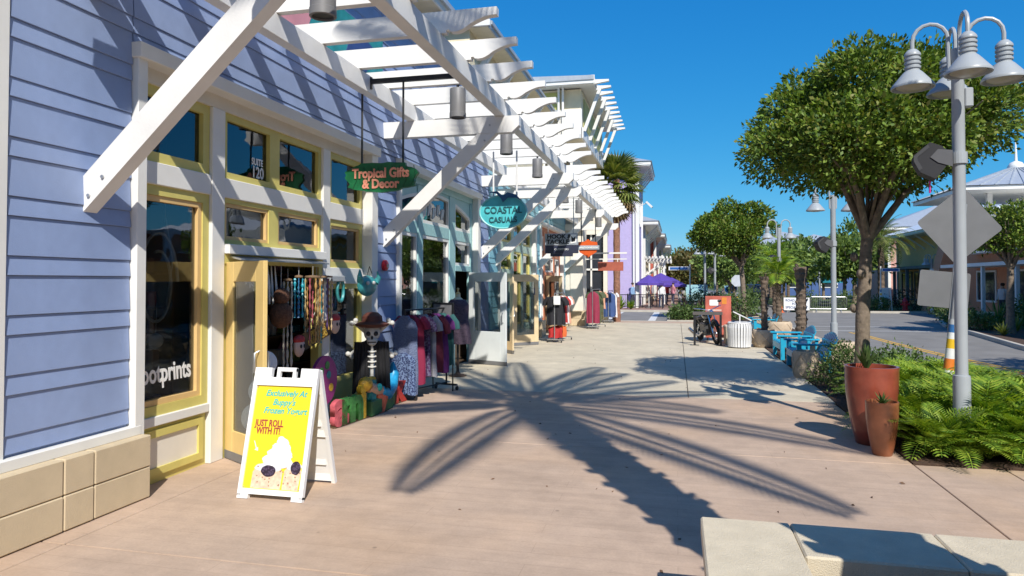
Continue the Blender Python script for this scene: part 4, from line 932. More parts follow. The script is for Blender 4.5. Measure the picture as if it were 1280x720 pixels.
single('price_card', MB().box((-.004,-.1,-.13),(.004,.1,.13)).tube([(0,0,.12),(0,0,.2)],.004,4), PLW, 'white price card hung on the front of the chrome rack', 'card', (0,0,0)).location = (-3.42,20.2,1.25); COL.objects[-1].rotation_euler = (0,0,RAD(88))
rack_with('steel clothes rack of red and olive clothes by the cream pier', (-3.05,27.2,0), -.08, 1.5, 1.5, STEEL, [
 (-.65,1.2,.46,PKC,'crimson dress at the end of the steel rack',dict()),(-.35,1.2,.44,OLC,'olive patterned long garment on the steel rack',dict(sleeve=.2)),(-.05,.8,.46,OLC,'olive shirt on the steel rack',dict(sleeve=.2)),(.25,1.1,.44,M('camo_cloth',(.12,.11,.05),rough=.9,var=.5,scale=14),'camouflage patterned garment on the steel rack',dict(sleeve=.2)),(.6,.7,.44,PEACH,'peach top on the steel rack',dict(sleeve=.2))], 'clothes on the steel rack')
rack_with('small clothes rack of blue and white towels beyond the cream pier', (-2.85,31.0,0), -.08, 1.1, 1.4, STEEL, [
 (-.4,1.05,.5,NVC,'long navy towel garment at the end of the small rack',dict()),(-.1,1.0,.46,NVC,'second navy garment on the small rack',dict()),(.25,1.1,.46,WHC,'white garment at the far end of the small rack',dict(sleeve=.15))], 'clothes on the small rack')

# ------------------------------------------------------------------ vegetation helpers
def unit(a): return a/np.maximum(np.linalg.norm(a,axis=-1,keepdims=True),1e-9)
def leaf_quads(P, D, L, W, roll=None):
    n = len(P); D = unit(D); up = rng.normal(size=(n,3)); S = unit(np.cross(D,up)); N = np.cross(S,D)
    L = np.asarray(L).reshape(-1,1)*np.ones((n,1)); W = np.asarray(W).reshape(-1,1)*np.ones((n,1))
    V = np.stack([P, P+D*L*.5+S*W*.5+N*L*.06, P+D*L-N*L*.08, P+D*L*.5-S*W*.5+N*L*.06], 1).reshape(-1,3)
    return V, np.arange(n*4).reshape(-1,4)
def crown_leaves(c, R, clumps, per, L, W, zmin=-1e9, lump=.18, crad=.3, inner=.55):
    c = np.array(c); R = np.array(R)
    d = unit(rng.normal(size=(clumps*2,3))); ph = rng.uniform(0,6.28,6)
    lp = 1+lump*(np.sin(4*d[:,0]+ph[0])*np.sin(5*d[:,1]+ph[1])+.6*np.sin(9*d[:,2]+7*d[:,0]+ph[2])+.5*np.sin(11*d[:,1]+ph[3]))
    rad = inner+(1-inner)*rng.random(clumps*2)**.45
    C = c+d*R*(rad*lp)[:,None]; C = C[C[:,2] > zmin][:clumps]
    k = len(C); n = k*per; cc = np.repeat(C,per,0)
    o = rng.normal(size=(n,3))*crad*.55; P = cc+o
    outw = unit((P-c)/R); D = unit(outw*.9+rng.normal(size=(n,3))*.75+np.array([0,0,.12]))
    return leaf_quads(P, D, L*rng.uniform(.7,1.25,n), W*rng.uniform(.7,1.2,n)), C
def lobe_crown(c, Ru, Rd, lobes, per, L, W, lr=(.34,.55), seed=1):
    c = np.array(c); g = np.random.default_rng(seed); C = []
    for k in range(lobes*6):
        d = unit(g.normal(size=3)); z = d[2]; R = np.array([Ru[0],Ru[1],Ru[2] if z > 0 else Rd]); rad = .72+.22*g.random() if k%4 else .35+.3*g.random()
        p = c+d*R*rad
        if d[0] > .45 and d[2] < .12: continue
        if all(np.linalg.norm(p-q) > .26 for q in C): C.append(p)
        if len(C) >= lobes: break
    Ps = []; Ds = []
    for p in C:
        r = g.uniform(*lr); n = int(per*(r/.45)**2); d = unit(g.normal(size=(n,3))); d[:,2] = np.abs(d[:,2])*np.where(g.random(n) < .72,1,-1); d = unit(d)
        rr = r*(.62+.42*g.random(n)**.6)*(1+.16*np.sin(5*d[:,0]+p[0]*9)*np.sin(6*d[:,1]+p[1]*7)+.12*np.sin(13*d[:,2]+11*d[:,0]))
        Ps.append(p+d*rr[:,None]*np.array([1,1,.8])); Ds.append(d*.8+unit((p+d*r-c)/np.array(Ru))*.35+g.normal(size=(n,3))*.55)
    P = np.concatenate(Ps); D = np.concatenate(Ds); n = len(P)
    return leaf_quads(P, D, L*g.uniform(.65,1.3,n), W*g.uniform(.7,1.2,n)), C
def tree(name, label, base, trunk_h, r0, cc, R, clumps, per, L, W, zmin, mat=None, group=None, limbs=6, lump=.18, crad=.3, bark=None, knots=0, lobes=None):
    T = thing(name, label, 'tree', base, group); mb = MB(); b = Vector(base); top = b+Vector((0,0,trunk_h)); rr_ = random.Random(sum(map(ord,label))%999)
    pts = [b+Vector((rr_.uniform(-.012,.012),rr_.uniform(-.012,.012),trunk_h*k/8))+Vector((cc[0]-b.x,cc[1]-b.y,0))*(.35*(k/8)**2) for k in range(9)]
    mb.tube([tuple(p) for p in pts], [r0*(1.25-.15*min(k,2)-.028*k)*(1+rr_.uniform(-.05,.05)) for k in range(9)], 12)
    for k in range(knots):
        z = trunk_h*(.45+.5*k/max(knots,1)); a = rr_.uniform(0,6.28); mb.ball((b.x+r0*.85*cos(a),b.y+r0*.85*sin(a),b.z+z),(r0*.5,r0*.5,r0*.6),8,6)
    part('trunk', mb, bark or BARK, T, True)
    tp = pts[-1]
    for k in range(limbs):
        a = 2*pi*k/limbs+rr_.uniform(-.3,.3); q = Vector((cc[0]+R[0]*.62*cos(a), cc[1]+R[1]*.62*sin(a), cc[2]+R[2]*rr_.uniform(-.35,.25)))
        m1 = tp.lerp(q,.4)+Vector((0,0,.10*R[2])); lb = MB().tube([tuple(tp-Vector((0,0,.15))),tuple(m1),tuple(q)], [r0*.5,r0*.36,r0*.14], 8)
        for j in range(3):
            e = q+Vector((rr_.uniform(-.4,.4)*R[0],rr_.uniform(-.4,.4)*R[1],rr_.uniform(.0,.5)*R[2])); lb.tube([tuple(m1.lerp(q,.3+.3*j)),tuple(m1.lerp(e,.6)),tuple(e)], [r0*.22,r0*.14,r0*.06], 6)
        part('limb', lb, bark or BARK, T, True)
    if lobes:
        (V,Q),C = lobe_crown(cc, R, lobes['down'], lobes['n'], lobes['per'], L, W, lobes['r'], lobes.get('seed',1))
        tw = MB()
        for q in C[::5]:
            q = Vector(q); m2 = tp.lerp(q,.55)+Vector((0,0,.12)); tw.tube([tuple(tp),tuple(m2),tuple(q)], [r0*.22,r0*.14,r0*.05], 5)
        o = part('twigs', tw, bark or BARK, T, True); o['kind'] = 'stuff'
    else: (V,Q),C = crown_leaves(cc, R, clumps, per, L, W, zmin, lump, crad)
    o = link('crown', arr_mesh('crown', V-np.array(wloc(T)), Q, mat or LEAF), T); o['kind'] = 'stuff'
    return T
def frond(L, droop, nl, ll, lw, lift=.5, vee=.35):
    # pinnate frond leaving the origin along +X; returns vertices, quads
    t = np.linspace(0,1,nl+1); ang = lift-droop*t**1.3; dx = np.cos(ang)*L/nl; dz = np.sin(ang)*L/nl
    X = np.concatenate([[0],np.cumsum(dx[:-1])]); Z = np.concatenate([[0],np.cumsum(dz[:-1])])
    V = []; Q = []
    def quad(a,b,c,d): Q.append([len(V)+i for i in range(4)]); V.extend([a,b,c,d])
    for i in range(nl):
        wv = .018*L*(1-.8*t[i]); quad((X[i],-wv,Z[i]),(X[i+1],-wv,Z[i+1]),(X[i+1],wv,Z[i+1]),(X[i],wv,Z[i]))
        if t[i] < .12: continue
        l = ll*(math.sin(pi*min(1,(t[i]*.86+.14)))**.6+.12)
        for s_ in (-1,1):
            ta = ang[i]; f = Vector((cos(ta)*.62, s_*.78, sin(ta)*.62+vee*.5)).normalized(); p = Vector((X[i],0,Z[i])); q = p+f*l+Vector((0,0,-.18*l)); m_ = p+f*l*.5+Vector((0,0,.02*l))
            wd = Vector((cos(ta),0,sin(ta)))*lw*.5
            quad(tuple(p),tuple(m_+wd),tuple(q),tuple(m_-wd))
    return np.array(V), np.array(Q)
def rotm(yaw, pitch=0):
    cy,sy = cos(yaw),sin(yaw); cp,sp = cos(pitch),sin(pitch)
    return np.array([[cy*cp,-sy,-cy*sp],[sy*cp,cy,-sy*sp],[sp,0,cp]])
def palm(name, label, base, H, r0, fronds, L, nl, ll, lw, group=None, dead=0, spread=(1.1,-.75), lean=(0,0), mat=None, boots=True, part_name='frond', droop=(.9,1.7)):
    T = thing(name, label, 'palm tree', base, group); b = Vector(base); rr_ = random.Random(len(label)*7)
    n = 26; pts = []; rs = []
    for k in range(n+1):
        t = k/n; pts.append((b.x+lean[0]*t*t,b.y+lean[1]*t*t,b.z+H*t)); rs.append(r0*(1.12-.12*t if t < .8 else 1.02+2.6*(t-.8))*(1+(.09 if k%2 else -.05)))
    tr = part('trunk', MB().tube(pts, rs, 14), PBARK, T, False)
    if boots:
        mb = MB(); m_ = int(H*16)
        for k in range(m_):
            t = (k+.5)/m_; a = k*2.4; p = Vector((b.x+lean[0]*t*t,b.y+lean[1]*t*t,b.z+H*t)); d = Vector((cos(a),sin(a),0)); rad = r0*(1.05 if t < .8 else 1.0+2.7*(t-.8))
            mb.beam(tuple(p+d*rad*.7),tuple(p+d*(rad*1.28)+Vector((0,0,.11))), r0*.5, .035, (0,0,1))
        bo = part('leaf_boots', mb, PBARK, T); bo['kind'] = 'stuff'
    top = Vector((b.x+lean[0],b.y+lean[1],b.z+H)); l = wloc(T)
    vars_ = []
    for q in range(4):
        V,Q = frond(L*(.9+.06*q), droop[0]+(droop[1]-droop[0])*q/3, nl, ll, lw, lift=0); vars_.append((V,Q))
    for k in range(fronds+dead):
        isd = k >= fronds; u = k/max(fronds-1,1)
        pitch = (spread[0]+(spread[1]-spread[0])*u) if not isd else -1.15; yaw = k*2.399+rr_.uniform(-.15,.15)
        V,Q = vars_[(k*3)%4]; W_ = V@rotm(yaw,pitch+rr_.uniform(-.1,.1)).T + np.array([top.x-l.x,top.y-l.y,top.z-l.z])
        link(part_name, arr_mesh(part_name, W_, Q, PALMD if isd else (mat or PALML)), T)
    return T
def shrub(name, label, base, R, n, L, W, mat, group=None, cat='shrub', stems=5):
    T = thing(name, label, cat, base, group); c = np.array([base[0],base[1],base[2]+R[2]*.55])
    (V,Q),C = crown_leaves(c, (R[0],R[1],R[2]*.62), max(8,n//30), 30, L, W, base[2]+.01, .12, min(R)*.35, .35)
    o = link('foliage', arr_mesh('foliage', V-np.array(wloc(T)), Q, mat), T); o['kind'] = 'stuff'
    mb = MB(); rr_ = random.Random(n+int(base[0]*10))
    for k in range(stems): mb.tube([(base[0],base[1],base[2]-.02),(base[0]+rr_.uniform(-.5,.5)*R[0],base[1]+rr_.uniform(-.5,.5)*R[1],base[2]+R[2]*.8)], [.018,.006], 5)
    part('stem', mb, BARK, T); return T
def spiky(name, label, base, n, L, W, mat, tilt=(.5,1.3), group=None, cat='plant', yaw0=0):
    T = thing(name, label, cat, base, group); V = []; Q = []; rr_ = random.Random(int(base[0]*91+base[1]*7))
    for k in range(n):
        a = k*2.399+yaw0; p = rr_.uniform(*tilt); l = L*rr_.uniform(.7,1.1); w_ = W*rr_.uniform(.7,1.1); d = Vector((cos(a)*cos(p),sin(a)*cos(p),sin(p))); s_ = Vector((-sin(a),cos(a),0))
        pts = [Vector((0,0,0)), d*l*.5+Vector((0,0,.03*l)), d*l+Vector((0,0,-.12*l*cos(p)))]; ws = [w_*.5,w_,.1*w_]
        for i in range(2):
            Q.append([len(V)+j for j in range(4)]); V += [tuple(pts[i]-s_*ws[i]/2),tuple(pts[i]+s_*ws[i]/2),tuple(pts[i+1]+s_*ws[i+1]/2),tuple(pts[i+1]-s_*ws[i+1]/2)]
    o = link('leaves', arr_mesh('leaves', np.array(V), np.array(Q), mat), T); o['kind'] = 'stuff'
    return T

# ------------------------------------------------------------------ foreground planter and its date palm (casts the large shadow)
PLN = thing('concrete_planter', 'low pale concrete planter wall with a wide flat coping', 'planter', (.12,3.93,0))
def cop(a, b, c=.009): part('coping', MB().cbox(a,b,c), CONC, PLN)
cop((.12,.9,.43),(.57,3.93,.53))
cop((.574,3.47,.43),(1.25,3.93,.53)); cop((1.254,3.47,.43),(2.05,3.93,.53)); cop((2.054,3.47,.43),(2.9,3.93,.53)); cop((2.46,.9,.43),(2.9,3.462,.53))
part('wall', MB().box((.15,.95,0),(.5,3.9,.43)).box((.5,3.52,0),(2.86,3.9,.43)).box((2.52,.95,0),(2.86,3.52,.43)).box((.5,.95,0),(2.52,1.2,.43)), CONC, PLN)
part('soil', MB().box((.5,1.2,0),(2.52,3.52,.36)), MULCH, PLN)
palm('date_palm', 'tall date palm growing in the low concrete planter', (1.65,2.2,.35), 7.6, .25, 20, 3.9, 56, .58, .075, spread=(1.2,-.40), droop=(.35,.9))

# ------------------------------------------------------------------ pots
def pot(label, c, H, rt, rb, mat, belly):
    T = thing('glazed_pot', label, 'pot', (c[0],c[1],0))
    part('body', MB().lathe([(rb*1.02,0),(rb*1.10,.012),(rt*.74,H*.2),(rt*.87,H*.42),(rt*.96,H*.65),(rt*.995,H*.85),(rt,H*.95),(rt*1.01,H*.975),(rt*1.0,H),(rt*.90,H),(rt*.88,H*.93)], 40, (c[0],c[1],0), False), mat, T, True)
    part('soil', MB().lathe([(rt*.9,H*.93),(0,H*.945)], 24, (c[0],c[1],0), False), MULCH, T)
pot('tall terracotta red glazed pot at the corner of the fern bed', (2.11,8.50), .86, .275, .155, TERRA, 0)
pot('smaller brown glazed pot standing in front of the tall red pot', (2.075,7.97), .555, .158, .088, TERRA2, 0)
spiky('potted_plant', 'small upright green juniper in the tall red pot', (2.06,8.50,.80), 60, .30, .035, SHRUB, (1.0,1.55))
spiky('potted_plant', 'small trailing succulent in the brown pot', (2.08,7.97,.51), 36, .15, .03, SHRUB, (.1,1.3))

# ------------------------------------------------------------------ fern bed, shrubs, mulch
fv = []; fq = []; fo = 0; dv_ = []; dq = []; do_ = 0
base_fr = [frond(.66*(.85+.1*q), .7+.22*q, 22, .15, .024, lift=0, vee=.6) for q in range(4)]
R5 = random.Random(5); pl = []
for _try in range(9000):
    if len(pl) >= 260: break
    x, y = R5.uniform(2.50,4.25), R5.uniform(7.88,12.2)
    if math.hypot(x-2.11,y-8.5) < .56 or math.hypot(x-2.08,y-7.97) < .48 or math.hypot(x-2.65,y-11.2) < .3: continue
    if y > 8.8 and x < 2.72: continue
    if y > 11 and x < 3.2: continue
    if min([math.hypot(x-a,y-b) for a,b in pl]+[9]) < .135: continue
    pl.append((x,y))
for i,(x,y) in enumerate(pl):
    sc = R5.uniform(.8,1.2)*(1 if y < 10.5 else .85)*(.8 if y < 8.3 else 1.08)
    for k in range(17):
        V,Q = base_fr[(i+k)%4]; pitch = R5.uniform(.55,1.5); W_ = (V*sc)@rotm(k*2.399+i,pitch).T+np.array([x,y,.03])
        W_[:,2] = np.maximum(W_[:,2],.02)
        if k == 16 and i%9 == 0: dv_.append(W_); dq.append(Q+do_); do_ += len(V)
        else: fv.append(W_); fq.append(Q+fo); fo += len(V)
o = link('fern_bed', arr_mesh('fern_bed', np.concatenate(fv), np.concatenate(fq), FERN)); tag(o, 'dense bright green fern planting round the lamp post', 'ferns', kind='stuff')
o = link('dry_fern_fronds', arr_mesh('dry_fern_fronds', np.concatenate(dv_), np.concatenate(dq), FERNB)); tag(o, 'dry brown fronds among the green ferns', 'ferns', kind='stuff')
n = 2600; P = np.stack([rng.uniform(2.3,4.3,n),rng.uniform(7.66,31,n)**1.0,np.full(n,.016)],1); P[:n//2,1] = rng.uniform(7.66,15,n//2)
D = rng.normal(size=(n,3)); D[:,2] *= .25; V,Q = leaf_quads(P, D, rng.uniform(.03,.07,n), rng.uniform(.012,.025,n)); V[:,2] = np.maximum(V[:,2],.013)
o = link('mulch_chips', arr_mesh('mulch_chips', V, Q, M('bark_chip',(.12,.065,.035),rough=.95,island=.6))); tag(o, 'brown bark mulch chips scattered over the planting bed', 'mulch', kind='stuff')
shrub('boxwood_shrub', 'rounded pale green shrub between the tall red pot and the stone planter', (2.78,13.0,.012), (.48,.5,.55), 2600, .06, .03, SHRUB)
shrub('boxwood_shrub', 'low green shrub at the foot of the ficus trunk', (2.85,12.0,.012), (.42,.42,.42), 1800, .06, .03, SHRUB)
shrub('boxwood_shrub', 'broad green shrub by the kerb behind the ferns', (3.7,12.7,.012), (.55,.6,.5), 2400, .07, .035, SHRUB)
shrub('boxwood_shrub', 'dark green shrub under the bench backs near the lamp', (3.9,14.3,.012), (.5,.6,.42), 1600, .07, .035, SHRUB)

n = 90; P = np.stack([rng.uniform(-3.9,2.2,n),rng.uniform(4.4,20,n),np.full(n,.006)],1); D = rng.normal(size=(n,3)); D[:,2] *= .1; V,Q = leaf_quads(P, D, rng.uniform(.03,.06,n), rng.uniform(.015,.03,n)); V[:,2] = np.clip(V[:,2],.003,.02)
o = link('fallen_leaves', arr_mesh('fallen_leaves', V, Q, M('dry_leaf',(.16,.09,.05),rough=.9,island=.5))); tag(o, 'a few dry brown leaves scattered over the paving', 'leaves', kind='stuff')
# ------------------------------------------------------------------ trees
tree('ficus_tree', 'large round crowned ficus tree beside the tall red pot', (2.65,11.2,.0), 2.55, .118, (2.95,11.2,3.72), (1.76,1.74,1.46), 1, 1, .080, .044, 2.92, limbs=6, knots=5, lobes=dict(down=.36,n=105,per=860,r=(.20,.56),seed=4))
tree('ficus_tree', 'round crowned ficus tree at the street corner beyond the poster board', (3.2,35.8,.0), 2.6, .15, (2.85,35.8,4.0), (2.05,1.9,1.55), 1, 1, .17, .10, 2.9, limbs=6, lobes=dict(down=.65,n=75,per=190,r=(.34,.62),seed=7))
tree('ficus_tree', 'small ficus tree in the mulch bed across the road', (11.26,27.5,.0), 2.3, .14, (11.35,27.5,3.35), (1.25,1.25,1.15), 1, 1, .13, .075, 2.55, limbs=6, lobes=dict(down=.4,n=46,per=230,r=(.26,.48),seed=9))

# ------------------------------------------------------------------ lamps
def lamp(label, loc, heads, H=4.0, scale=1, speaker=None, box=False, group='grey bell shaded street lamps'):
    T = thing('street_lamp', label, 'street lamp', (0,0,0), group)
    part('pole', MB().lathe([(.082,0),(.082,.80),(.078,.825),(.062,.83),(.060,.86),(.060,H-.12),(.064,H-.1),(.064,H),(0,H+.01)], 24), GREYM, T, True)
    for a in heads:
        d = Vector((cos(a),sin(a),0)); r_ = .165
        arc = [(0,0,H-.35)]; pts = [d*.075+Vector((0,0,H-.32)), d*.085+Vector((0,0,H+.12))]
        for k in range(9):
            t = pi*k/8; pts.append(d*(.085+r_-r_*cos(t))+Vector((0,0,H+.12+r_*1.05*sin(t))))
        e = d*(.085+2*r_); pts.append(e+Vector((0,0,H+.02)))
        part('arm', MB().tube([tuple(p) for p in pts], .021, 8), GREYM, T, True)
        z = H-.42
        hd = part('lamp_shade', MB().lathe([(.04,z+.46),(.06,z+.44),(.075,z+.42)]+sum([[(.080,z+.41-.045*k),(.080,z+.39-.045*k),(.068,z+.385-.045*k),(.068,z+.37-.045*k)] for k in range(4)],[])+[(.095,z+.21),(.12,z+.18),(.205,z+.075),(.21,z+.06),(.21,z+.045),(.195,z+.045),(.19,z+.065),(.09,z+.17),(0,z+.175)], 28, (e.x,e.y,0), False), GREYM, T, True)
        part('diffuser', MB().lathe([(.16,z+.06),(.10,z+.03),(0,z+.025)], 20, (e.x,e.y,0), False), M('lamp_glass',(.42,.38,.32),rough=.3), hd, True)
    if box: part('sensor_box', MB().cbox((.05,-.05,H-.62),(.13,.05,H-.42),.01), GREYM, T); part('sensor_box', MB().cbox((.07,-.12,H-.28),(.14,-.04,H-.2),.01), GREYM, T)
    if speaker is not None:
        zs = H-1.15; d = Vector((cos(speaker),sin(speaker),0)); s_ = Vector((-d.y,d.x,0))
        part('speaker_band', MB().lathe([(.08,zs-.06),(.08,zs+.06)], 20), GREYM, T)
        sp = MB(); prof = [(.10,.05),(.16,.12),(.27,.17),(.42,.04),(.42,-.02),(.36,-.14),(.22,-.22),(.12,-.08)]
        n_ = len(prof); vs = [tuple(d*u+s_*q+Vector((0,0,zs+v))) for q in (-.13,.13) for u,v in prof]
        sp.add(vs, [tuple(range(n_))[::-1],tuple(range(n_,2*n_))]+[(i,(i+1)%n_,n_+(i+1)%n_,n_+i) for i in range(n_)])
        bv = [(.07,-.10),(.07,.07),(.20,.09),(.27,.01),(.20,-.05)]
        m_ = len(bv); vv = [tuple(d*u+s_*q+Vector((0,0,zs+v))) for q in (.131,.139) for u,v in bv]
        part('speaker_bracket', MB().add(vv,[tuple(range(m_))[::-1],tuple(range(m_,2*m_))]+[(i,(i+1)%m_,m_+(i+1)%m_,m_+i) for i in range(m_)]), M('bracket_grey',(.10,.10,.105),rough=.5), T)
        gv = [(.29,.145),(.42,.03),(.42,-.02),(.37,-.125),(.34,-.10),(.385,-.01),(.385,.02),(.275,.115)]
        m_ = len(gv); vv = [tuple(d*u+s_*q+Vector((0,0,zs+v))) for q in (.131,.137) for u,v in gv]
        part('speaker_grille', MB().add(vv,[tuple(range(m_))[::-1],tuple(range(m_,2*m_))]+[(i,(i+1)%m_,m_+(i+1)%m_,m_+i) for i in range(m_)]), M('grille_grey',(.05,.05,.053),rough=.6), T)
        part('speaker', sp, M('speaker_grey',(.022,.022,.025),rough=.7), T)
    T.location = loc; T.scale = (scale,)*3; return T
lamp('four headed grey lamp post rising from the ferns, speaker on its pole', (2.88,8.14,0.0), [RAD(173),RAD(-7),RAD(83),RAD(263)], 4.24, speaker=RAD(168), box=True)
single('pink_ribbon', MB().box((-.006,-.012,0),(.006,.012,.13)), M('ribbon_pink',(.6,.02,.25),rough=.6), 'small pink ribbon hanging under the lamp post speaker', 'ribbon', (0,0,0)).location = (2.62,8.19,2.74)
lamp('grey lamp post behind the wide stone planter, partly hidden by the ficus crown', (3.62,17.8,0.0), [RAD(193),RAD(13)], 3.85, speaker=RAD(193))
lamp('two headed grey lamp post beside the young palms near the corner', (3.62,26.8,0.0), [RAD(193),RAD(13)], 3.75, speaker=RAD(200))
lamp('four headed grey lamp post in the corner bed by the street sign', (1.55,40.4,0.0), [RAD(193),RAD(13),RAD(103),RAD(283)], 3.7)
lamp('plain grey lamp post at the far end of the corner bed', (2.1,40.7,0.0), [RAD(13)], 3.6, speaker=RAD(193))
lamp('single headed grey lamp post far behind the steel barricade', (11.15,60,0.0), [RAD(193)], 3.4)
lamp('grey lamp post in front of the yellow building', (15.6,48.6,0.0), [RAD(193),RAD(13),RAD(103)], 3.2)
lamp('grey lamp post far up the street beside the parked truck', (2.6,66,0.0), [RAD(193),RAD(13)], 4.0)

# ------------------------------------------------------------------ road sign backs
SGB = M('sign_back_aluminium', (.20,.20,.205), rough=.42, metal=.35, var=.06)
T = thing('road_sign', 'back of a grey diamond road sign above a smaller plate, striped sleeve at its base', 'road sign', (0,0,0))
part('post', MB().box((-.028,-.02,.0),(.028,.02,3.0)).box((-.05,.02,.9),(.05,.026,3.0)), STEEL, T)
def rrect(cx, cz, hw, hh, rad, n=6, rot=0):
    pts = []
    for (sx,sz,a0) in ((1,1,0),(-1,1,90),(-1,-1,180),(1,-1,270)):
        for k in range(n+1):
            a = RAD(a0+90*k/n); pts.append((sx*(hw-rad)+rad*cos(a), sz*(hh-rad)+rad*sin(a)))
    c_,s_ = cos(rot),sin(rot); return [(cx+x*c_-z*s_, cz+x*s_+z*c_) for x,z in pts]
part('diamond_plate', MB().prism(rrect(-.02,2.70,.385,.385,.045,6,pi/4), 1, .028, .032), SGB, T)
part('lower_plate', MB().prism(rrect(-.14,1.80,.32,.25,.03), 1, .028, .032), SGB, T)
slv = [(0.0,.70,'w',(.72,.72,.70)),(.70,.86,'o',(.72,.20,.03)),(.86,1.0,'w',(.72,.72,.70)),(1.0,1.13,'y',(.75,.46,.02)),(1.13,1.22,'w',(.72,.72,.70)),(1.22,1.33,'b',(.03,.14,.36)),(1.33,1.40,'g',(.45,.46,.47))]
def sleeve(T, k=1):
    for z0,z1,nm,c in slv: part('sleeve_band', MB().lathe([(.082-.035*z0/1.4,z0*k),(.082-.035*z1/1.4,z1*k)], 16), M('sleeve_'+nm,c,rough=.45), T, True)
sleeve(T); T.location = (3.36,10.1,.0); T.rotation_euler = (0,RAD(5.5),RAD(2)); T.scale = (.94,.94,.94)
BLUES = M('street_sign_blue', (.03,.12,.38), rough=.4)
def street_name(loc, label, rz=0, H=2.75, k=1):
    T = thing('street_name_sign', label, 'street sign', (0,0,0)); part('post', MB().tube([(0,0,0),(0,0,H)], .035, 10), WHITE2, T)
    part('blade', MB().cbox((.05,-.012,H-.32),(1.15,.012,H-.12),.004), LETW, T); part('blade_field', MB().box((.12,-.016,H-.29),(1.08,.016,H-.15)), BLUES, T); part('bracket', MB().box((-.03,-.02,H-.3),(.06,.02,H-.14)), STEEL, T)
    sleeve(T, .95); T.location = loc; T.rotation_euler = (0,0,rz); return T
street_name((.72,39.6,.0), 'blue street name sign on a white post in the corner bed', RAD(176)); street_name((12.38,47.5,.0), 'blue street name sign on a white post by the clipped hedge', RAD(10))
T = thing('stop_sign', 'white back of an octagonal stop sign on a striped post', 'road sign', (0,0,0)); part('post', MB().tube([(0,0,0),(0,0,2.2)], .03, 8), STEEL, T)
part('plate', MB().prism([(.38*cos(RAD(22.5+45*k)),1.85+.38*sin(RAD(22.5+45*k))) for k in range(8)], 1, -.04, -.034), M('sign_back_pale',(.55,.57,.60),rough=.4), T); sleeve(T,.8); T.location = (3.65,45.0,0); T.rotation_euler = (0,0,RAD(-4))

# ------------------------------------------------------------------ stone planters, benches, bin
STN = M('stone_planter', (.58,.46,.33), rough=.9, var=.12, scale=6, bump=.4, bscale=70, stain=.2)
def stone_planter(label, c, r, H, n=6, group='sandy stone planters with crossed ribs'):
    T = thing('stone_planter', label, 'planter', (c[0],c[1],0), group); m_ = 24
    prof = [(r*.80,0),(r*.86,.02),(r*.97,H*.3),(r,H*.55),(r*.98,H*.85),(r*.93,H*.97),(r*.90,H),(r*.80,H),(r*.79,H*.92)]
    part('body', MB().lathe(prof, m_, (c[0],c[1],0), False), STN, T, True); part('soil', MB().lathe([(r*.8,H*.9),(0,H*.92)], 16, (c[0],c[1],0), False), MULCH, T)
    def on(a, z): 
        t = z/H; rad = np.interp(t,[0,.3,.55,.85,.97],[r*.83,r*.97,r,r*.98,r*.93])+.004; return (c[0]+rad*cos(a),c[1]+rad*sin(a),z)
    for k in range(n):
        a0 = 2*pi*k/n; a1 = 2*pi*(k+1)/n
        for s_ in (0,1): part('rib', MB().tube([on(a0+(a1-a0)*(j/8 if s_ else 1-j/8), H*(.08+.82*j/8)) for j in range(9)], .011, 5), STN, T, True)
    return T
stone_planter('small drum shaped stone planter at the end of the turquoise bench', (2.36,14.05), .24, .50)
stone_planter('wide stone planter in front of the lamp post, red flowers on top', (3.28,16.2), .46, .52, 8)
stone_planter('stone planter holding the bare palm trunk beside the white bin', (2.35,20.3), .34, .48)
stone_planter('stone planter under the leafy young palm near the road', (3.25,24.2), .40, .50)
stone_planter('stone planter beside the farthest turquoise bench', (3.1,27.6), .38, .48)
stone_planter('stone planter behind the two turquoise benches', (3.05,18.75), .34, .46)
for k,(x,y) in enumerate(((3.12,16.0),(3.35,16.1),(3.2,16.4))):
    spiky('flower', 'little red flower growing in the wide stone planter', (x,y,.47), 10, .10, .035, M('flower_red',(.35,.03,.04),rough=.6), (.3,1.4), 'red flowers in the wide planter', 'flower')
def bench(label, loc, rz=0, L=1.35):
    # seat faces -X, length along Y, origin at front centre
    T = thing('slatted_bench', label, 'bench', (0,0,0), 'turquoise benches along the planting bed')
    for s_ in (-1,1):
        y = s_*(L/2-.04)
        part('leg', MB().cbox((0,y-.035,0),(.09,y+.035,.54),.006), TURQ, T); part('leg', MB().beam((.62,y,0),(.60,y,.56),.06,.06), TURQ, T)
        part('armrest', MB().cbox((-.06,y-.07,.54),(.66,y+.07,.575),.008), TURQ, T); part('seat_rail', MB().beam((.03,y*.93,.36),(.66,y*.93,.26),.03,.10,(0,0,1)), TURQ, T)
    for k in range(6): part('seat_slat', MB().cbox((.02+.10*k,-L/2+.07,.375-.016*k),(.105+.10*k,L/2-.07,.395-.016*k),.005), TURQ, T)
    part('apron', MB().cbox((-.005,-L/2+.07,.24),(.02,L/2-.07,.38),.005), TURQ, T)
    m_ = 9
    for k in range(m_):
        y = -L/2+.12+(L-.24)*k/(m_-1); h = .68+.09*sin(pi*k/(m_-1)); part('back_slat', MB().beam((.60,y,.28),(.60+.26*(h-.28)/.6,y,h),(L-.3)/m_*.86,.02,(1,0,0)), TURQ, T)
    part('back_rail', MB().cbox((.70,-L/2+.08,.52),(.735,L/2-.08,.60),.005), TURQ, T)
    T.location = loc; T.rotation_euler = (0,0,rz); return T
bench('turquoise slatted bench beside the small drum planter', (2.30,15.35,0)); bench('turquoise slatted bench between the two stone planters', (2.30,17.55,0)); bench('turquoise slatted bench standing beyond the white bin', (2.45,24.6,0), 0, 1.3)
BINW = M('bin_white', (.70,.70,.70), rough=.45)
T = thing('litter_bin', 'white slatted round litter bin with a tilted lid bar', 'litter bin', (1.66,19.95,0))
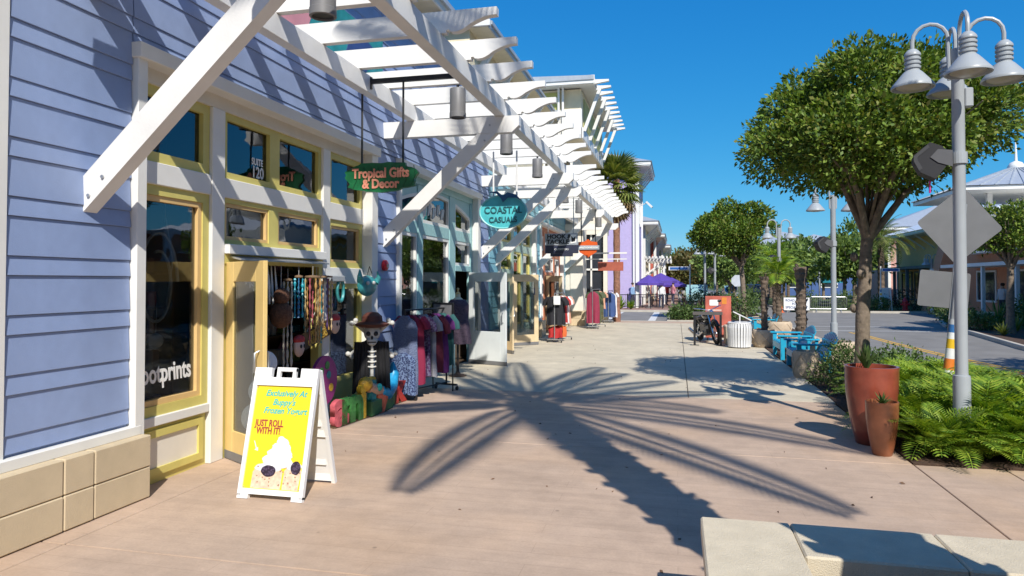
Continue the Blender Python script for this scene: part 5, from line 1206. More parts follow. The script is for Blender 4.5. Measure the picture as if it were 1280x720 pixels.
part('liner', MB().lathe([(.24,.02),(.27,.02),(.29,.66),(.27,.68),(.2,.66),(0,.64)], 28, (1.66,19.95,0)), CANG, T, True)
sl = None
for k in range(26):
    a = 2*pi*k/26
    if sl is None: sl = mesh('slat', MB().prism([(.275,.03),(.30,.03),(.325,.55),(.30,.67),(.285,.67),(.305,.55)], 1, -.027, .027), BINW)
    o = link('slat', sl, T); o.rotation_euler = (0,0,a)
part('rim', MB().lathe([(.27,.655),(.305,.66),(.31,.68),(.29,.70),(.26,.69)], 28, (1.66,19.95,0), False), BINW, T, True)
part('lid_bar', MB().beam((1.50,19.95,.98),(1.98,19.98,.74),.07,.03), BINW, T); part('lid_post', MB().box((1.66,19.93,.66),(1.69,19.96,.90)), BINW, T)
single('concrete_block', MB().cbox((1.36,20.75,0),(1.95,21.7,.52),.02), CONC, 'plain concrete seat block behind the white litter bin', 'block', (1.6,21.2,0))
T = thing('poster_board', 'orange red poster board with white lettering on a small stand', 'sign', (1.2,22.0,0))
part('board', MB().cbox((.85,22.0,.10),(1.60,22.04,1.36),.006), M('poster_orange',(.52,.13,.09),rough=.5,var=.35,scale=2.2), T)
part('print', MB().prism(rrect(1.10,1.16,.13,.09,.03), 1, 21.994, 22.0), LETW, T); part('print', MB().prism(rrect(1.40,1.22,.07,.10,.01), 1, 21.994, 22.0), M('poster_amber',(.70,.25,.04),rough=.5), T)
for k,(x,z,w_) in enumerate(((1.12,.93,.20),(1.18,.82,.16),(1.40,.45,.12))): part('print', MB().box((x-w_,21.994,z-.025),(x+w_,22.0,z+.025)), M('poster_pale',(.72,.50,.42),rough=.5), T)
part('stand', MB().box((.9,22.0,0),(.94,22.3,.10)).box((1.5,22.0,0),(1.54,22.3,.10)), BLACK, T)
T = thing('bike_rail', 'dark metal hoop rail in front of the motorcycle', 'rail', (.85,20.4,0))
part('post', MB().box((.46,20.37,0),(.52,20.43,.86)), BLACK, T); part('post', MB().box((1.17,20.37,0),(1.23,20.43,.86)), BLACK, T); part('top_bar', MB().box((.44,20.36,.86),(1.25,20.44,.95)), M('rail_grey',(.10,.09,.085),rough=.5), T)
for x in (.49,1.20): part('foot_plate', MB().box((x-.12,20.33,0.001),(x+.12,20.47,.012)), BLACK, T)
# motorcycle, front wheel towards the camera, front wheel at local -Y
T = thing('motorcycle', 'black motorcycle with chrome trim parked on its stand by the hoop rail', 'motorcycle', (0,0,0)); RUB = M('tyre',(.012,.012,.012),rough=.8); CHR = M('chrome',(.6,.6,.62),rough=.15,metal=1)
def wheel(y, r):
    w_ = part('wheel', MB().tube([(0,y+ (r-.05)*cos(a),r+(r-.05)*sin(a)) for a in [2*pi*k/28 for k in range(29)]], .055, 8, False), RUB, T, True)
    part('rim', MB().tube([(0,y+(r-.11)*cos(a),r+(r-.11)*sin(a)) for a in [2*pi*k/28 for k in range(29)]], .018, 6, False), CHR, w_, True); sp = MB()
    for k in range(10): a = 2*pi*k/10; sp.tube([(0,y,r),(0,y+(r-.11)*cos(a),r+(r-.11)*sin(a))], .006, 4)
    part('spokes', sp.tube([(-.06,y,r),(.06,y,r)], .03, 8), CHR, w_)
wheel(-.75,.32); wheel(.75,.31)
for s_ in (-1,1): part('fork', MB().tube([(.08*s_,-.75,.32),(.08*s_,-.46,.95)], .02, 8), CHR, T, True)
part('handlebar', MB().tube([(-.40,-.28,1.06),(-.26,-.38,1.04),(-.06,-.44,.98),(.06,-.44,.98),(.26,-.38,1.04),(.40,-.28,1.06)], .014, 8), CHR, T, True)
for s_ in (-1,1): part('mirror', MB().ball((.36*s_,-.34,1.20),(.06,.015,.04),10,6).tube([(.30*s_,-.35,1.05),(.36*s_,-.34,1.18)], .006, 5), BLACK, T, True)
part('headlamp', MB().ball((0,-.56,.90),(.085,.09,.085),12,8), CHR, T, True); part('fuel_tank', MB().ball((0,-.14,.80),(.14,.30,.12),16,10), M('moto_black',(.01,.01,.012),rough=.15,coat=1), T, True)
part('seat', MB().ball((0,.34,.72),(.13,.32,.07),14,8), BLACK, T, True); part('engine', MB().cbox((-.15,-.25,.22),(.15,.22,.60),.04).tube([(-.0,-.05,.55),(-.02,-.22,.72)], .08, 10), M('engine_grey',(.12,.12,.125),rough=.4,metal=.6), T, True)
part('mudguard', MB().tube([(0,-.75+.37*cos(a),.32+.37*sin(a)) for a in [.5+.22*k for k in range(10)]], .05, 6), BLACK, T, True); part('mudguard', MB().tube([(0,.75+.37*cos(a),.31+.37*sin(a)) for a in [.2+.25*k for k in range(10)]], .07, 6), BLACK, T, True)
part('exhaust', MB().tube([(-.16,-.10,.35),(-.22,.1,.22),(-.24,.5,.25),(-.24,.95,.36)], [.03,.03,.05,.055], 10), CHR, T, True); part('frame', MB().tube([(0,-.42,.9),(0,0,.68),(0,.5,.6),(0,.75,.31)], .03, 8).tube([(0,-.42,.88),(0,-.22,.25),(0,.3,.2),(0,.75,.31)], .025, 8), BLACK, T, True)
part('side_stand', MB().tube([(-.1,.05,.25),(-.28,.02,.0)], .012, 6), BLACK, T)
T.location = (.92,21.55,0); T.rotation_euler = (RAD(0),RAD(-7),RAD(16))

# small palms along the bed
palm('young_palm', 'bare brown palm trunk with a few short leaves in the stone planter', (2.35,20.3,.44), 1.5, .075, 3, .30, 10, .12, .03, spread=(1.3,.9)); palm('young_palm', 'young palm with bright feathery fronds near the road kerb', (3.25,24.2,.45), 1.6, .085, 20, 1.0, 16, .34, .065, spread=(1.25,-.2), droop=(.7,1.3), mat=FERN)
palm('young_palm', 'rough palm trunk cut bare at the top behind the turquoise benches', (3.05,18.75,.42), 1.75, .115, 2, .25, 8, .10, .03, spread=(1.3,1.1)); palm('young_palm', 'young palm near the corner kerb beyond the benches', (3.9,30.0,.01), 2.6, .10, 24, 1.2, 16, .34, .06, spread=(1.2,-.3), droop=(.8,1.4), mat=FERN)
# corner bed planting
for k,(x,y,L) in enumerate(((.3,34.6,1.1),(1.2,35.2,1.2),(2.1,34.4,1.0))): spiky('bronze_cordyline', ['dark bronze spiky plant at the tip of the corner bed','tallest dark bronze spiky plant in the corner bed','dark bronze spiky plant behind the poster board'][k], (x,y,.0), 46, L, .09, M('bronze_leaf',(.05,.035,.02),rough=.5,island=.6), (.45,1.5))
for k,(x,y,a,b,c,lab) in enumerate(((.15,33.9,.5,.6,.5,'low clipped green hedge at the tip of the corner bed'),(1.0,34.0,.6,.5,.5,'low clipped green hedge below the bronze plants'),(2.8,34.6,.9,.7,1.0,'tall light green bush below the corner ficus'),(1.3,37.5,.9,.8,1.0,'yellow green bush in the middle of the corner bed'),(3.6,37.8,.7,.8,1.1,'light green bush by the stop sign'),(2.2,39.8,.9,.8,.9,'green bush round the corner lamp posts'))): shrub('bush', lab, (x,y,.02), (a,b,c), 1300, .13, .07, SHRUB)

# ------------------------------------------------------------------ across the street: barricade, signs, hedge, planting
T = thing('steel_barricade', 'galvanised steel crowd barricade closing the side road', 'barricade', (9.1,46.3,-.12)); bm = MB()
part('frame', MB().tube([(8.05,46.3,.12),(8.05,46.3,.80),(8.15,46.3,.86),(10.05,46.3,.86),(10.15,46.3,.80),(10.15,46.3,.12),(8.05,46.3,.12)], .022, 8), STEEL, T)
for k in range(18): part('bar', MB().tube([(8.16+.111*k,46.3,.12),(8.16+.111*k,46.3,.86)], .009, 5), STEEL, T)
for x in (8.4,9.8): part('foot', MB().tube([(x,46.02,-.115),(x,46.3,.12),(x,46.58,-.115)], .018, 6), STEEL, T)
T = thing('road_closed_sign', 'white board reading ROAD CLOSED FOR A SPECIAL EVENT', 'road sign', (7.2,46.2,-.12)); part('board', MB().cbox((6.5,46.18,.02),(8.0,46.21,.80),.006), LETW, T)
for b_,z in (('ROAD CLOSED',.63),('FOR A',.41),('SPECIAL EVENT',.19)): text('lettering', b_, .20, NVC, T, (7.25,46.176,z), (1,0,0), (0,0,1), .002, sx=.95, bold=.004)
for x in (6.7,7.8): part('leg', MB().box((x,46.2,-.12),(x+.05,46.25,.4)), STEEL, T)
T = thing('traffic_cone', 'orange traffic cone beside the road closed sign', 'traffic cone', (6.3,46.0,-.12)); part('cone', MB().lathe([(.14,.04),(.03,.68),(0,.69)], 14, (6.3,46.0,-.12)), M('cone_orange',(.75,.13,.02),rough=.5), T, True); part('base', MB().box((6.12,45.82,-.118),(6.48,46.18,-.08)), M('cone_orange',(.75,.13,.02)), T)
T = thing('fire_hydrant', 'red fire hydrant in front of the dark hedge', 'hydrant', (13.68,47.3,0)); RDH = M('hydrant_red',(.50,.02,.03),rough=.4)
part('body', MB().lathe([(.20,0),(.20,.06),(.15,.08),(.14,.5),(.18,.52),(.18,.58),(.14,.62),(.10,.74),(.04,.78),(.04,.84),(0,.85)], 16, (13.68,47.3,0)), RDH, T, True)
for dx,dy in ((-1,0),(1,0),(0,-1)): part('outlet', MB().tube([(13.68,47.3,.4),(13.68+.24*dx,47.3+.24*dy,.4)], .07, 10), RDH, T, True)
T = thing('lifeguard_chair', 'white wooden lifeguard style high chair by the hedge', 'chair', (12.75,47.9,0))
for x,y in ((12.45,47.7),(13.05,47.7),(12.45,48.2),(13.05,48.2)): part('leg', MB().beam((x,y,0),(12.75+(x-12.75)*.7,y,1.4),.07,.07), WHITE2, T)
part('seat', MB().box((12.5,47.7,.75),(13.0,48.2,.80)), WHITE2, T); part('backrest', MB().box((12.52,48.16,.8),(12.98,48.2,1.4)), WHITE2, T)
for z in (.25,.5,1.35): part('rung', MB().box((12.45,47.66,z),(13.05,47.72,z+.06)), WHITE2, T)
HEDGD = leafmat('dark_hedge_leaf', [(.03,.025,.014),(.06,.04,.025),(.05,.065,.02)])
for k,(x,y,a,b,c,m_,lab) in enumerate(((10.6,47.8,.9,.7,.95,SHRUB,'light green rounded bush behind the steel barricade'),(12.0,47.4,1.0,.5,.7,SHRUB,'clipped green bush beside the lifeguard chair'),(14.4,48.4,1.3,.7,1.2,HEDGD,'dark bronze hedge behind the hydrant'),(16.6,48.4,1.3,.8,1.2,HEDGD,'dark bronze hedge in front of the yellow building'),(15.6,47.2,1.0,.5,.6,SHRUB,'low green bush in front of the dark hedge'),(18.2,47.4,1.2,.7,.9,SHRUB,'broad green bush at the end of the dark hedge'),(8.3,48.6,.8,.7,.9,SHRUB,'green bush behind the road closed sign'),
  (12.2,36.2,.6,.6,.75,SHRUB,'round green bush at the tip of the mulch bed'),(12.9,37.2,.6,.5,.7,SHRUB,'pale green bush behind the bed tip'),(11.2,31.5,.6,.6,.6,SHRUB,'grey green low bush under the lower sign plate'),(11.0,29.3,.5,.5,.5,SHRUB,'low bush beside the tan planter across the road'),(12.4,26.3,.6,.6,.55,LEAF3,'olive low bush near the small ficus across the road'),(12.2,24.0,.5,.5,.5,SHRUB,'low green bush near the turquoise kiosk'),(13.2,30.4,.9,.7,1.0,SHRUB,'taller green bush behind the tan planter'))): shrub('bush', lab, (x,y,0), (a,b,c), 900, .13, .07, m_)
for k,(x,y,L,lab) in enumerate(((11.9,34.5,.9,'spiky green plant near the tip of the mulch bed'),(12.6,31.8,1.3,'cycad like spiky plant behind the tan planter'),(13.8,32.5,1.4,'large arching spiky plant by the orange building'),(10.6,26.4,.5,'small spiky plant at the kerb across the road'),(11.9,28.6,.7,'spiky plant beside the small ficus trunk'))): spiky('spiky_plant', lab, (x,y,0), 40, L, .07, PALML, (.3,1.4))
single('tan_planter', MB().lathe([(.32,0),(.42,.35),(.45,.55),(.46,.62),(.40,.62),(.38,.55),(0,.54)], 20, (11.45,30.4,0)), STONE, 'round tan planter tub in the bed across the road', 'planter', (11.45,30.4,0), smooth=True)
T = thing('information_kiosk', 'turquoise kiosk with a flat cap at the edge of the mulch bed', 'kiosk', (12.35,25.4,0)); part('body', MB().cbox((12.15,25.2,.35),(12.75,25.7,1.75),.01), M('kiosk_teal',(.05,.32,.38),rough=.4), T); part('cap', MB().prism([(12.0,1.75),(12.9,1.75),(12.9,1.80),(12.45,1.98),(12.0,1.80)], 1, 25.05,25.85), M('kiosk_green',(.06,.36,.30),rough=.4), T); part('leg', MB().box((12.2,25.25,0),(12.28,25.33,.35)).box((12.62,25.57,0),(12.70,25.65,.35)), BLACK, T)

# ------------------------------------------------------------------ far left: lilac corner building, cafe terrace, row beyond
LIL = M('lilac_siding', (.50,.42,.66), rough=.6, var=.05)
def lap(m, scale):
    n = m.node_tree.nodes; L = m.node_tree.links; p = n['Principled BSDF']; tc = n.new('ShaderNodeTexCoord'); wv = n.new('ShaderNodeTexWave'); wv.bands_direction = 'Z'; wv.wave_profile = 'SAW'; wv.inputs['Scale'].default_value = scale
    L.new(tc.outputs['Object'], wv.inputs['Vector']); b = n.new('ShaderNodeBump'); b.inputs['Strength'].default_value = .6; b.inputs['Distance'].default_value = .03; L.new(wv.outputs['Fac'], b.inputs['Height']); L.new(b.outputs[0], p.inputs['Normal'])
lap(LIL, 1.6)
def gbuild(label, x0, x1, y0, y1, H, wallm, roofm=None, over=.8, brk=0, wins=(), face_x=None, trim=True, fascia_h=.25):
    T = thing('building', label, 'building', ((x0+x1)/2,(y0+y1)/2,0))
    part('wall', MB().box((x0,y0,0),(x1,y1,H)), wallm, T)
    if trim:
        for x,y in ((x0,y0),(x1,y0),(x1,y1),(x0,y1)): part('corner_board', MB().box((x-.12,y-.12,0),(x+.12,y+.12,H-.01)), WHITE2, T)
    if roofm:
        part('soffit', MB().box((x0-over,y0-over,H),(x1+over,y1+over,H+.06)), WHITE2, T)
        part('fascia', MB().box((x0-over-.04,y0-over-.04,H+.06),(x1+over+.04,y1+over+.04,H+.06+fascia_h)), WHITE2, T)
        cx,cy = (x0+x1)/2,(y0+y1)/2; z = H+.06+fascia_h; a = over+.12
        rdg = min(x1-x0,y1-y0)/2+over
        if (y1-y0) >= (x1-x0): r1,r2 = (cx,y0-over+rdg),(cx,y1+over-rdg)
        else: r1,r2 = (x0-over+rdg,cy),(x1+over-rdg,cy)
        vs = [(x0-a,y0-a,z),(x1+a,y0-a,z),(x1+a,y1+a,z),(x0-a,y1+a,z),(r1[0],r1[1],z+rdg*.38),(r2[0],r2[1]+.01,z+rdg*.38)]
        fs = [(0,1,4),(1,2,5,4),(2,3,5),(3,0,4,5)] if (y1-y0) >= (x1-x0) else [(0,1,5,4),(1,2,5),(2,3,4,5),(3,0,4)]
        part('roof', MB().add(vs,fs+[(3,2,1,0)]), roofm, T)
    for k in range(brk):
        y = y0+.5+(y1-y0-1)*k/max(brk-1,1)
        for x,s_ in ((x1,1),(x0,-1)): part('eave_bracket', MB().beam((x,y,H-1.0),(x+s_*over*.9,y,H),.10,.10), WHITE2, T)
    for (f,a,b,z0,z1) in wins:
        mb = MB(); g = MB()
        if f == 'x+': mb.ring(a,b,z0,z1,.1,x1,x1+.06); g.box((x1+.01,a+.1,z0+.1),(x1+.02,b-.1,z1-.1))
        elif f == 'x-': mb.ring(a,b,z0,z1,.1,x0-.06,x0); g.box((x0-.02,a+.1,z0+.1),(x0-.01,b-.1,z1-.1))
        else:
            mb.box((a,y0-.06,z0),(a+.1,y0,z1)).box((b-.1,y0-.06,z0),(b,y0,z1)).box((a+.1,y0-.06,z0),(b-.1,y0,z0+.1)).box((a+.1,y0-.06,z1-.1),(b-.1,y0,z1)); g.box((a+.1,y0-.02,z0+.1),(b-.1,y0-.01,z1-.1))
        wo = part('window', mb, WHITE2, T); part('pane', g, GLASS_D if False else M('far_glass',(.03,.04,.05),rough=.08), wo)
    return T
T = gbuild('tall lilac lap sided building across the side street', -14, -2.6, 48.4, 54, 9.6, LIL, ROOFG, .9, 5, [('x+',49.6,50.8,5.8,7.6),('x+',51.6,52.8,5.8,7.6),('y',-8.4,-7.0,1.0,3.0)])
part('downpipe', MB().box((-2.9,48.2,0),(-2.78,48.3,9.5)), WHITE2, T)
part('wall_lamp', MB().tube([(-3.7,48.38,2.75),(-3.75,48.0,2.95),(-3.75,47.9,2.7)], .03, 6).lathe([(.04,.12),(.16,-.08),(.17,-.12),(0,-.1)], 10, (-3.75,47.9,2.68)), M('lamp_blue',(.10,.10,.30),rough=.4), T)
part('floodlight', MB().tube([(-2.6,49.0,7.0),(-1.9,48.8,7.25)], .03, 6).beam((-2.0,48.8,7.3),(-1.6,48.7,6.9),.18,.12), WHITE2, T)
T = gbuild('cream building with deep white eaves beyond the lilac one', -12, -2.5, 56, 66, 6.2, CREAM, ROOFG, 1.1, 5, [('x+',57.2,58.2,4.0,5.4),('x+',60,61,4.0,5.4),('x+',63,64,4.0,5.4),('x+',57,60,.8,2.8),('x+',61.5,64.5,.8,2.8)])
gbuild('red and pale green building further up the left side', -11, -2.0, 68, 79, 6.0, M('far_red',(.50,.12,.08),rough=.7), ROOFG, .9, 5, [('x+',69.5,71,3.6,5),('x+',74,75.5,3.6,5),('x+',69,72,.8,2.6)])
gbuild('pale green building at the far end of the left side', -10, -1.6, 81, 95, 5.6, M('far_green',(.42,.55,.36),rough=.7), ROOFG, .9, 4, [('x+',83,85,3,4.6),('x+',88,90,3,4.6)])
T = thing('cafe_pergola', 'white timber pergola with crossed braces over the cafe terrace', 'pergola', (-1.8,57,0))
for y in (56.5,59.5,62.5): 
    part('post', MB().box((-1.05,y,0),(-.9,y+.15,3.4)), WHITE2, T); part('crossbeam', MB().box((-2.5,y,3.4),(-.4,y+.15,3.62)), WHITE2, T); part('brace', MB().beam((-2.45,y+.07,2.3),(-1.0,y+.07,3.4),.12,.12), WHITE2, T)
for k in range(8): part('rafter', MB().box((-2.4+.27*k,55.8,3.62),(-2.3+.27*k,63.4,3.8)), WHITE2, T)
PUR = M('umbrella_purple', (.09,.05,.30), rough=.7, var=.08)
def umbrella(label, c, R, H, mat):
    T = thing('patio_umbrella', label, 'umbrella', (c[0],c[1],0), 'umbrellas on the cafe terrace'); part('pole', MB().tube([(c[0],c[1],0),(c[0],c[1],H)], .025, 8), WHITE2, T)
    n = 8; vs = [(c[0],c[1],H+.02)]+[(c[0]+R*cos(2*pi*k/n),c[1]+R*sin(2*pi*k/n),H-.55) for k in range(n)]+[(c[0]+R*cos(2*pi*k/n),c[1]+R*sin(2*pi*k/n),H-.70) for k in range(n)]
    part('canopy', MB().add(vs,[(0,1+k,1+(k+1)%n) for k in range(n)]+[(1+k,1+(k+1)%n,1+n+(k+1)%n,1+n+k) for k in range(n)]), mat, T)
    for k in range(n): part('rib', MB().tube([(c[0],c[1],H-.02),(c[0]+R*cos(2*pi*k/n),c[1]+R*sin(2*pi*k/n),H-.57)], .01, 4), WHITE2, T)
    part('base', MB().lathe([(.25,0),(.25,.06),(.05,.09),(0,.1)], 14, (c[0],c[1],0)), CANG, T)
umbrella('purple patio umbrella beside the lilac wall', (-2.95,49.6), .85, 2.25, PUR) if False else umbrella('purple patio umbrella nearest the lilac wall', (-1.85,47.4+1.2), 1.0, 2.25, PUR)
umbrella('purple patio umbrella in the middle of the terrace', (-1.1,50.8), 1.15, 2.4, PUR); umbrella('purple patio umbrella at the open end of the terrace', (-.35,53.5), 1.1, 2.1, PUR)
T = thing('terrace_fence', 'dark metal fence of thin bars round the cafe terrace', 'fence', (-2.1,47.2,0))
for k in range(6): part('post', MB().box((-4.0+.76*k,47.18,0),(-3.94+.76*k,47.24,1.0)), BLACK, T)
part('rail', MB().box((-4.0,47.19,.90),(-.15,47.23,.95)).box((-4.0,47.19,.10),(-.15,47.23,.14)), BLACK, T)
for k in range(38): part('bar', MB().box((-3.95+.1*k,47.20,.14),(-3.935+.1*k,47.22,.90)), BLACK, T)
def cafe_table(label, c):
    T = thing('cafe_table', label, 'table', (c[0],c[1],0)); part('top', MB().lathe([(.4,.72),(.4,.75),(0,.751)], 16, (c[0],c[1],0)), M('table_blue',(.12,.2,.3),rough=.5), T); part('leg', MB().tube([(c[0],c[1],0),(c[0],c[1],.73)], .03, 8), BLACK, T)
cafe_table('round cafe table under the first purple umbrella', (-2.3,49.0)); cafe_table('round cafe table under the middle umbrella', (-1.4,51.2))
def person(label, loc, rz, top, legs, sitting=False, skin=(.50,.32,.24), hair=(.05,.03,.02)):
    T = thing('person', label, 'person', (0,0,0)); 
    me = bpy.data.meshes.new('body'); hz = .5 if sitting else .92
    if sitting: V = [(0,0,.5),(0,0,.75),(0,.0,1.0),(0,0,1.08),(0,-.02,1.22),(.09,-.05,.5),(.1,-.42,.5),(.1,-.44,.08),(.1,-.54,.03),(-.09,-.05,.5),(-.1,-.42,.5),(-.1,-.44,.08),(-.1,-.54,.03),(.18,0,.98),(.22,-.08,.72),(.14,-.30,.72),(-.18,0,.98),(-.22,-.08,.72),(-.14,-.30,.72)]
    else: V = [(0,0,.92),(0,0,1.15),(0,0,1.40),(0,0,1.49),(0,-.02,1.62),(.09,0,.88),(.11,-.06,.48),(.11,.04,.08),(.11,-.10,.03),(-.09,0,.88),(-.11,.05,.48),(-.11,.08,.08),(-.11,-.05,.03),(.19,0,1.38),(.24,.02,1.10),(.23,-.10,.86),(-.19,0,1.38),(-.24,.02,1.10),(-.23,-.06,.86)]
    E_ = [(0,1),(1,2),(2,3),(3,4),(0,5),(5,6),(6,7),(7,8),(0,9),(9,10),(10,11),(11,12),(2,13),(13,14),(14,15),(2,16),(16,17),(17,18)]
    rad = [.14,.13,.15,.055,.10,.095,.065,.045,.04,.095,.065,.045,.04,.06,.045,.032,.06,.045,.032]
    me.from_pydata(V,E_,[]); o = link('body', me, T); sk = o.modifiers.new('skin','SKIN'); 
    for i,sv in enumerate(me.skin_vertices[0].data): sv.radius = (rad[i],rad[i]); sv.use_root = (i == 0)
    sb = o.modifiers.new('sub','SUBSURF'); sb.levels = 1; sb.render_levels = 1
    m_ = bpy.data.materials.new('clothes'); m_.use_nodes = True; n = m_.node_tree.nodes; L = m_.node_tree.links; tc = n.new('ShaderNodeTexCoord'); sp = n.new('ShaderNodeSeparateXYZ'); L.new(tc.outputs['Object'],sp.inputs[0]); cr = n.new('ShaderNodeValToRGB'); cr.color_ramp.interpolation = 'CONSTANT'
    dvd = n.new('ShaderNodeMath'); dvd.operation = 'DIVIDE'; dvd.inputs[1].default_value = 2; L.new(sp.outputs['Z'],dvd.inputs[0]); L.new(dvd.outputs[0],cr.inputs[0]); el = cr.color_ramp.elements; el[0].position = 0; el[0].color = (*legs,1); el[1].position = hz/2; el[1].color = (*top,1); e3 = el.new((1.03 if sitting else 1.44)/2); e3.color = (*skin,1)
    L.new(cr.outputs[0], n['Principled BSDF'].inputs['Base Color']); n['Principled BSDF'].inputs['Roughness'].default_value = .8; me.materials.append(m_)
    zt_ = 1.26 if sitting else 1.66; part('hair', MB().ball((0,.02,zt_),(.095,.105,.085),12,8), M('hair_%d'%int(hair[0]*1000),hair,rough=.8), T, True)
    T.location = loc; T.rotation_euler = (0,0,rz); return T
person('person standing on the terrace in a white shirt and dark trousers', (-1.0,48.6,0), .4, (.7,.7,.7), (.04,.05,.1)); person('person standing on the terrace in a red shirt', (-.7,54.6,0), 2.0, (.5,.04,.04), (.1,.1,.12)); person('person standing by the fence in a pale blue shirt', (-2.9,48.0,0), 1.2, (.25,.4,.6), (.05,.05,.08)); person('person in a pink top standing beside the end umbrella', (-.25,52.2,0), -1, (.6,.25,.3), (.12,.12,.2)); person('person in a grey shirt and khaki shorts on the terrace', (-1.75,53.2,0), 1.5, (.3,.3,.32), (.4,.3,.18)); person('person in an orange shirt beyond the umbrellas', (-.9,57.0,0), 2.5, (.6,.2,.05), (.06,.06,.1))
person('person in a dark shirt outside the orange building', (15.6,36.2,0), 1.0, (.03,.03,.05), (.06,.07,.12)); person('person in a white top outside the orange building', (15.4,38.4,0), -1.0, (.6,.6,.6), (.05,.05,.07))
spiky('spiky_plant', 'yellow green agave plant at the kerb by the lilac building', (-3.6,46.0,.0), 60, .9, .11, FERN, (.4,1.5)); spiky('spiky_plant', 'second yellow green agave plant at the kerb by the lilac building', (-2.9,46.1,.0), 50, .7, .10, FERN, (.4,1.5))

# fan palm beyond the cream pier
FP = thing('fan_palm', 'tall fan palm with a shaggy crown beyond the cream pier', 'palm tree', (-3.45,33.0-1.2,0)); pb = Vector((-2.62,31.6,0))
FP.location = pb; part('trunk', MB().tube([(pb.x,pb.y,6.4*k/20) for k in range(21)], [.15*(1.15 if k < 2 else 1)*(1+(.05 if k%2 else -.04)) for k in range(21)], 12), M('fan_palm_bark',(.26,.13,.085),rough=.95,var=.3,scale=12,bump=.8), FP)
def fan(R, n, fold):
    V = []; Q = []; st = R*.75
    V += [(0,-.015,0),(st,-.012,0),(st,.012,0),(0,.015,0)]; Q.append([0,1,2,3])
    for k in range(n):
        a = -1.9+3.8*k/(n-1); l = R*(.75+.25*cos(a*.7)); d = Vector((cos(a),sin(a),-.12*abs(a))); s_ = Vector((-sin(a),cos(a),0))*R*.06; b0 = Vector((st,0,0)); q = b0+d*l+Vector((0,0,-fold*l)); m_ = b0+d*l*.55
        i0 = len(V); V += [tuple(b0),tuple(m_+s_),tuple(q),tuple(m_-s_)]; Q.append([i0,i0+1,i0+2,i0+3])
    return np.array(V),np.array(Q)
fans = [fan(.78,18,.1),fan(.85,18,.3)]
for k in range(64):
    u = k/63; pitch = 1.35-2.75*u; V,Q = fans[k%2]; W_ = V@rotm(k*2.399,pitch).T+np.array([0,0,6.45-.7*u]); link('fan_leaf', arr_mesh('fan_leaf', W_, Q, PALMD if u > .72 else PALML), FP)

# ------------------------------------------------------------------ right side buildings
OCH = M('ochre_wall', (.80,.55,.24), rough=.7, var=.05); TERR = M('terracotta_wall', (.55,.24,.13), rough=.7, var=.06); SLATE = M('slate_blue_frame', (.13,.19,.24), rough=.5)
T = gbuild('ochre yellow building with a deep bracketed eave across the road', 18.6, 32, 48.5, 66, 5.3, OCH, M('white_metal_roof',(.66,.68,.70),rough=.4), 1.5, 9, [], fascia_h=.18)
for k in range(5):
    y = 49.5+3.2*k; wo = part('window', MB().ring(y,y+2.6,.3,2.6,.12,18.5,18.62), SLATE, T); part('pane', MB().box((18.55,y+.12,.42),(18.57,y+2.48,2.48)), M('far_glass',(.03,.04,.05)), wo)
part('canopy', MB().box((17.0,48.5,2.75),(18.6,65.5,2.95)), SLATE, T)
for k in range(6): part('canopy_post', MB().box((17.05,49+3.2*k,0.0),(17.25,49.2+3.2*k,2.75)), SLATE, T)
T = gbuild('terracotta building with a long white canopy across the road', 16.2, 34, 30.5, 47.0, 4.2, TERR, None, 1, 0, [('x-',33,35.4,.7,2.4),('x-',37,39.4,.7,2.4),('x-',41,43.4,.7,2.4)])
part('parapet', MB().box((16.1,30.4,4.2),(34.1,47.1,4.45)), WHITE2, T); part('canopy', MB().box((14.4,31,2.55),(16.2,43.5,2.72)), WHITE2, T); part('canopy', MB().box((15.2,31,3.3),(16.2,43.5,3.42)), WHITE2, T)
for k in range(5): part('canopy_post', MB().box((14.45,31.2+3.5*k,0),(14.6,31.35+3.5*k,2.55)), WHITE2, T)
part('buttress', MB().prism([(14.6,0.0),(16.2,0.0),(16.2,4.4),(15.7,4.4)], 1, 46.2, 47.4), TERR, T)
# lookout roof over the terracotta building
cx, cy, hw = 18.4, 44.0, 4.0
for x in (-1,1):
    for y in (-1,1): part('lookout_post', MB().box((cx+x*2.2-.12,cy+y*2.2-.12,4.45),(cx+x*2.2+.12,cy+y*2.2+.12,6.5)), WHITE2, T)
part('lookout_wall', MB().box((cx-2.1,cy-2.1,4.45),(cx+2.1,cy+2.1,5.4)), WHITE2, T); part('lookout_soffit', MB().box((cx-hw,cy-hw,6.5),(cx+hw,cy+hw,6.7)), WHITE2, T)
z = 6.72; pts = [(cx-hw-.1,cy-hw-.1,z),(cx+hw+.1,cy-hw-.1,z),(cx+hw+.1,cy+hw+.1,z),(cx-hw-.1,cy+hw+.1,z),(cx-.4,cy-.4,z+1.35),(cx+.4,cy-.4,z+1.35),(cx+.4,cy+.4,z+1.35),(cx-.4,cy+.4,z+1.35)]
rf = part('lookout_roof', MB().add(pts,[(0,1,5,4),(1,2,6,5),(2,3,7,6),(3,0,4,7),(4,5,6,7)]), ROOFG, T)
for k in range(13):
    t = -1+2*k/12
    part('roof_seam', MB().beam((cx-hw-.1,cy+t*hw,z+.02),(cx-.42,cy+t*.4,z+1.37),.05,.05), ROOFG, rf); part('roof_seam', MB().beam((cx+t*hw,cy-hw-.1,z+.02),(cx+t*.4,cy-.42,z+1.37),.05,.05), ROOFG, rf)
part('finial', MB().lathe([(.4,8.05),(.42,8.2),(.3,8.4),(.08,8.5),(.06,9.0),(.02,9.7),(0,9.72)], 12, (cx,cy,0)), WHITE2, T, True)
gbuild('pale pink building far behind the ochre one', 19.5, 34, 72, 84, 6.6, M('far_pink',(.62,.35,.30),rough=.7), ROOFG, .8, 4, [('x-',74,76,3.8,5.4),('x-',79,81,3.8,5.4)])
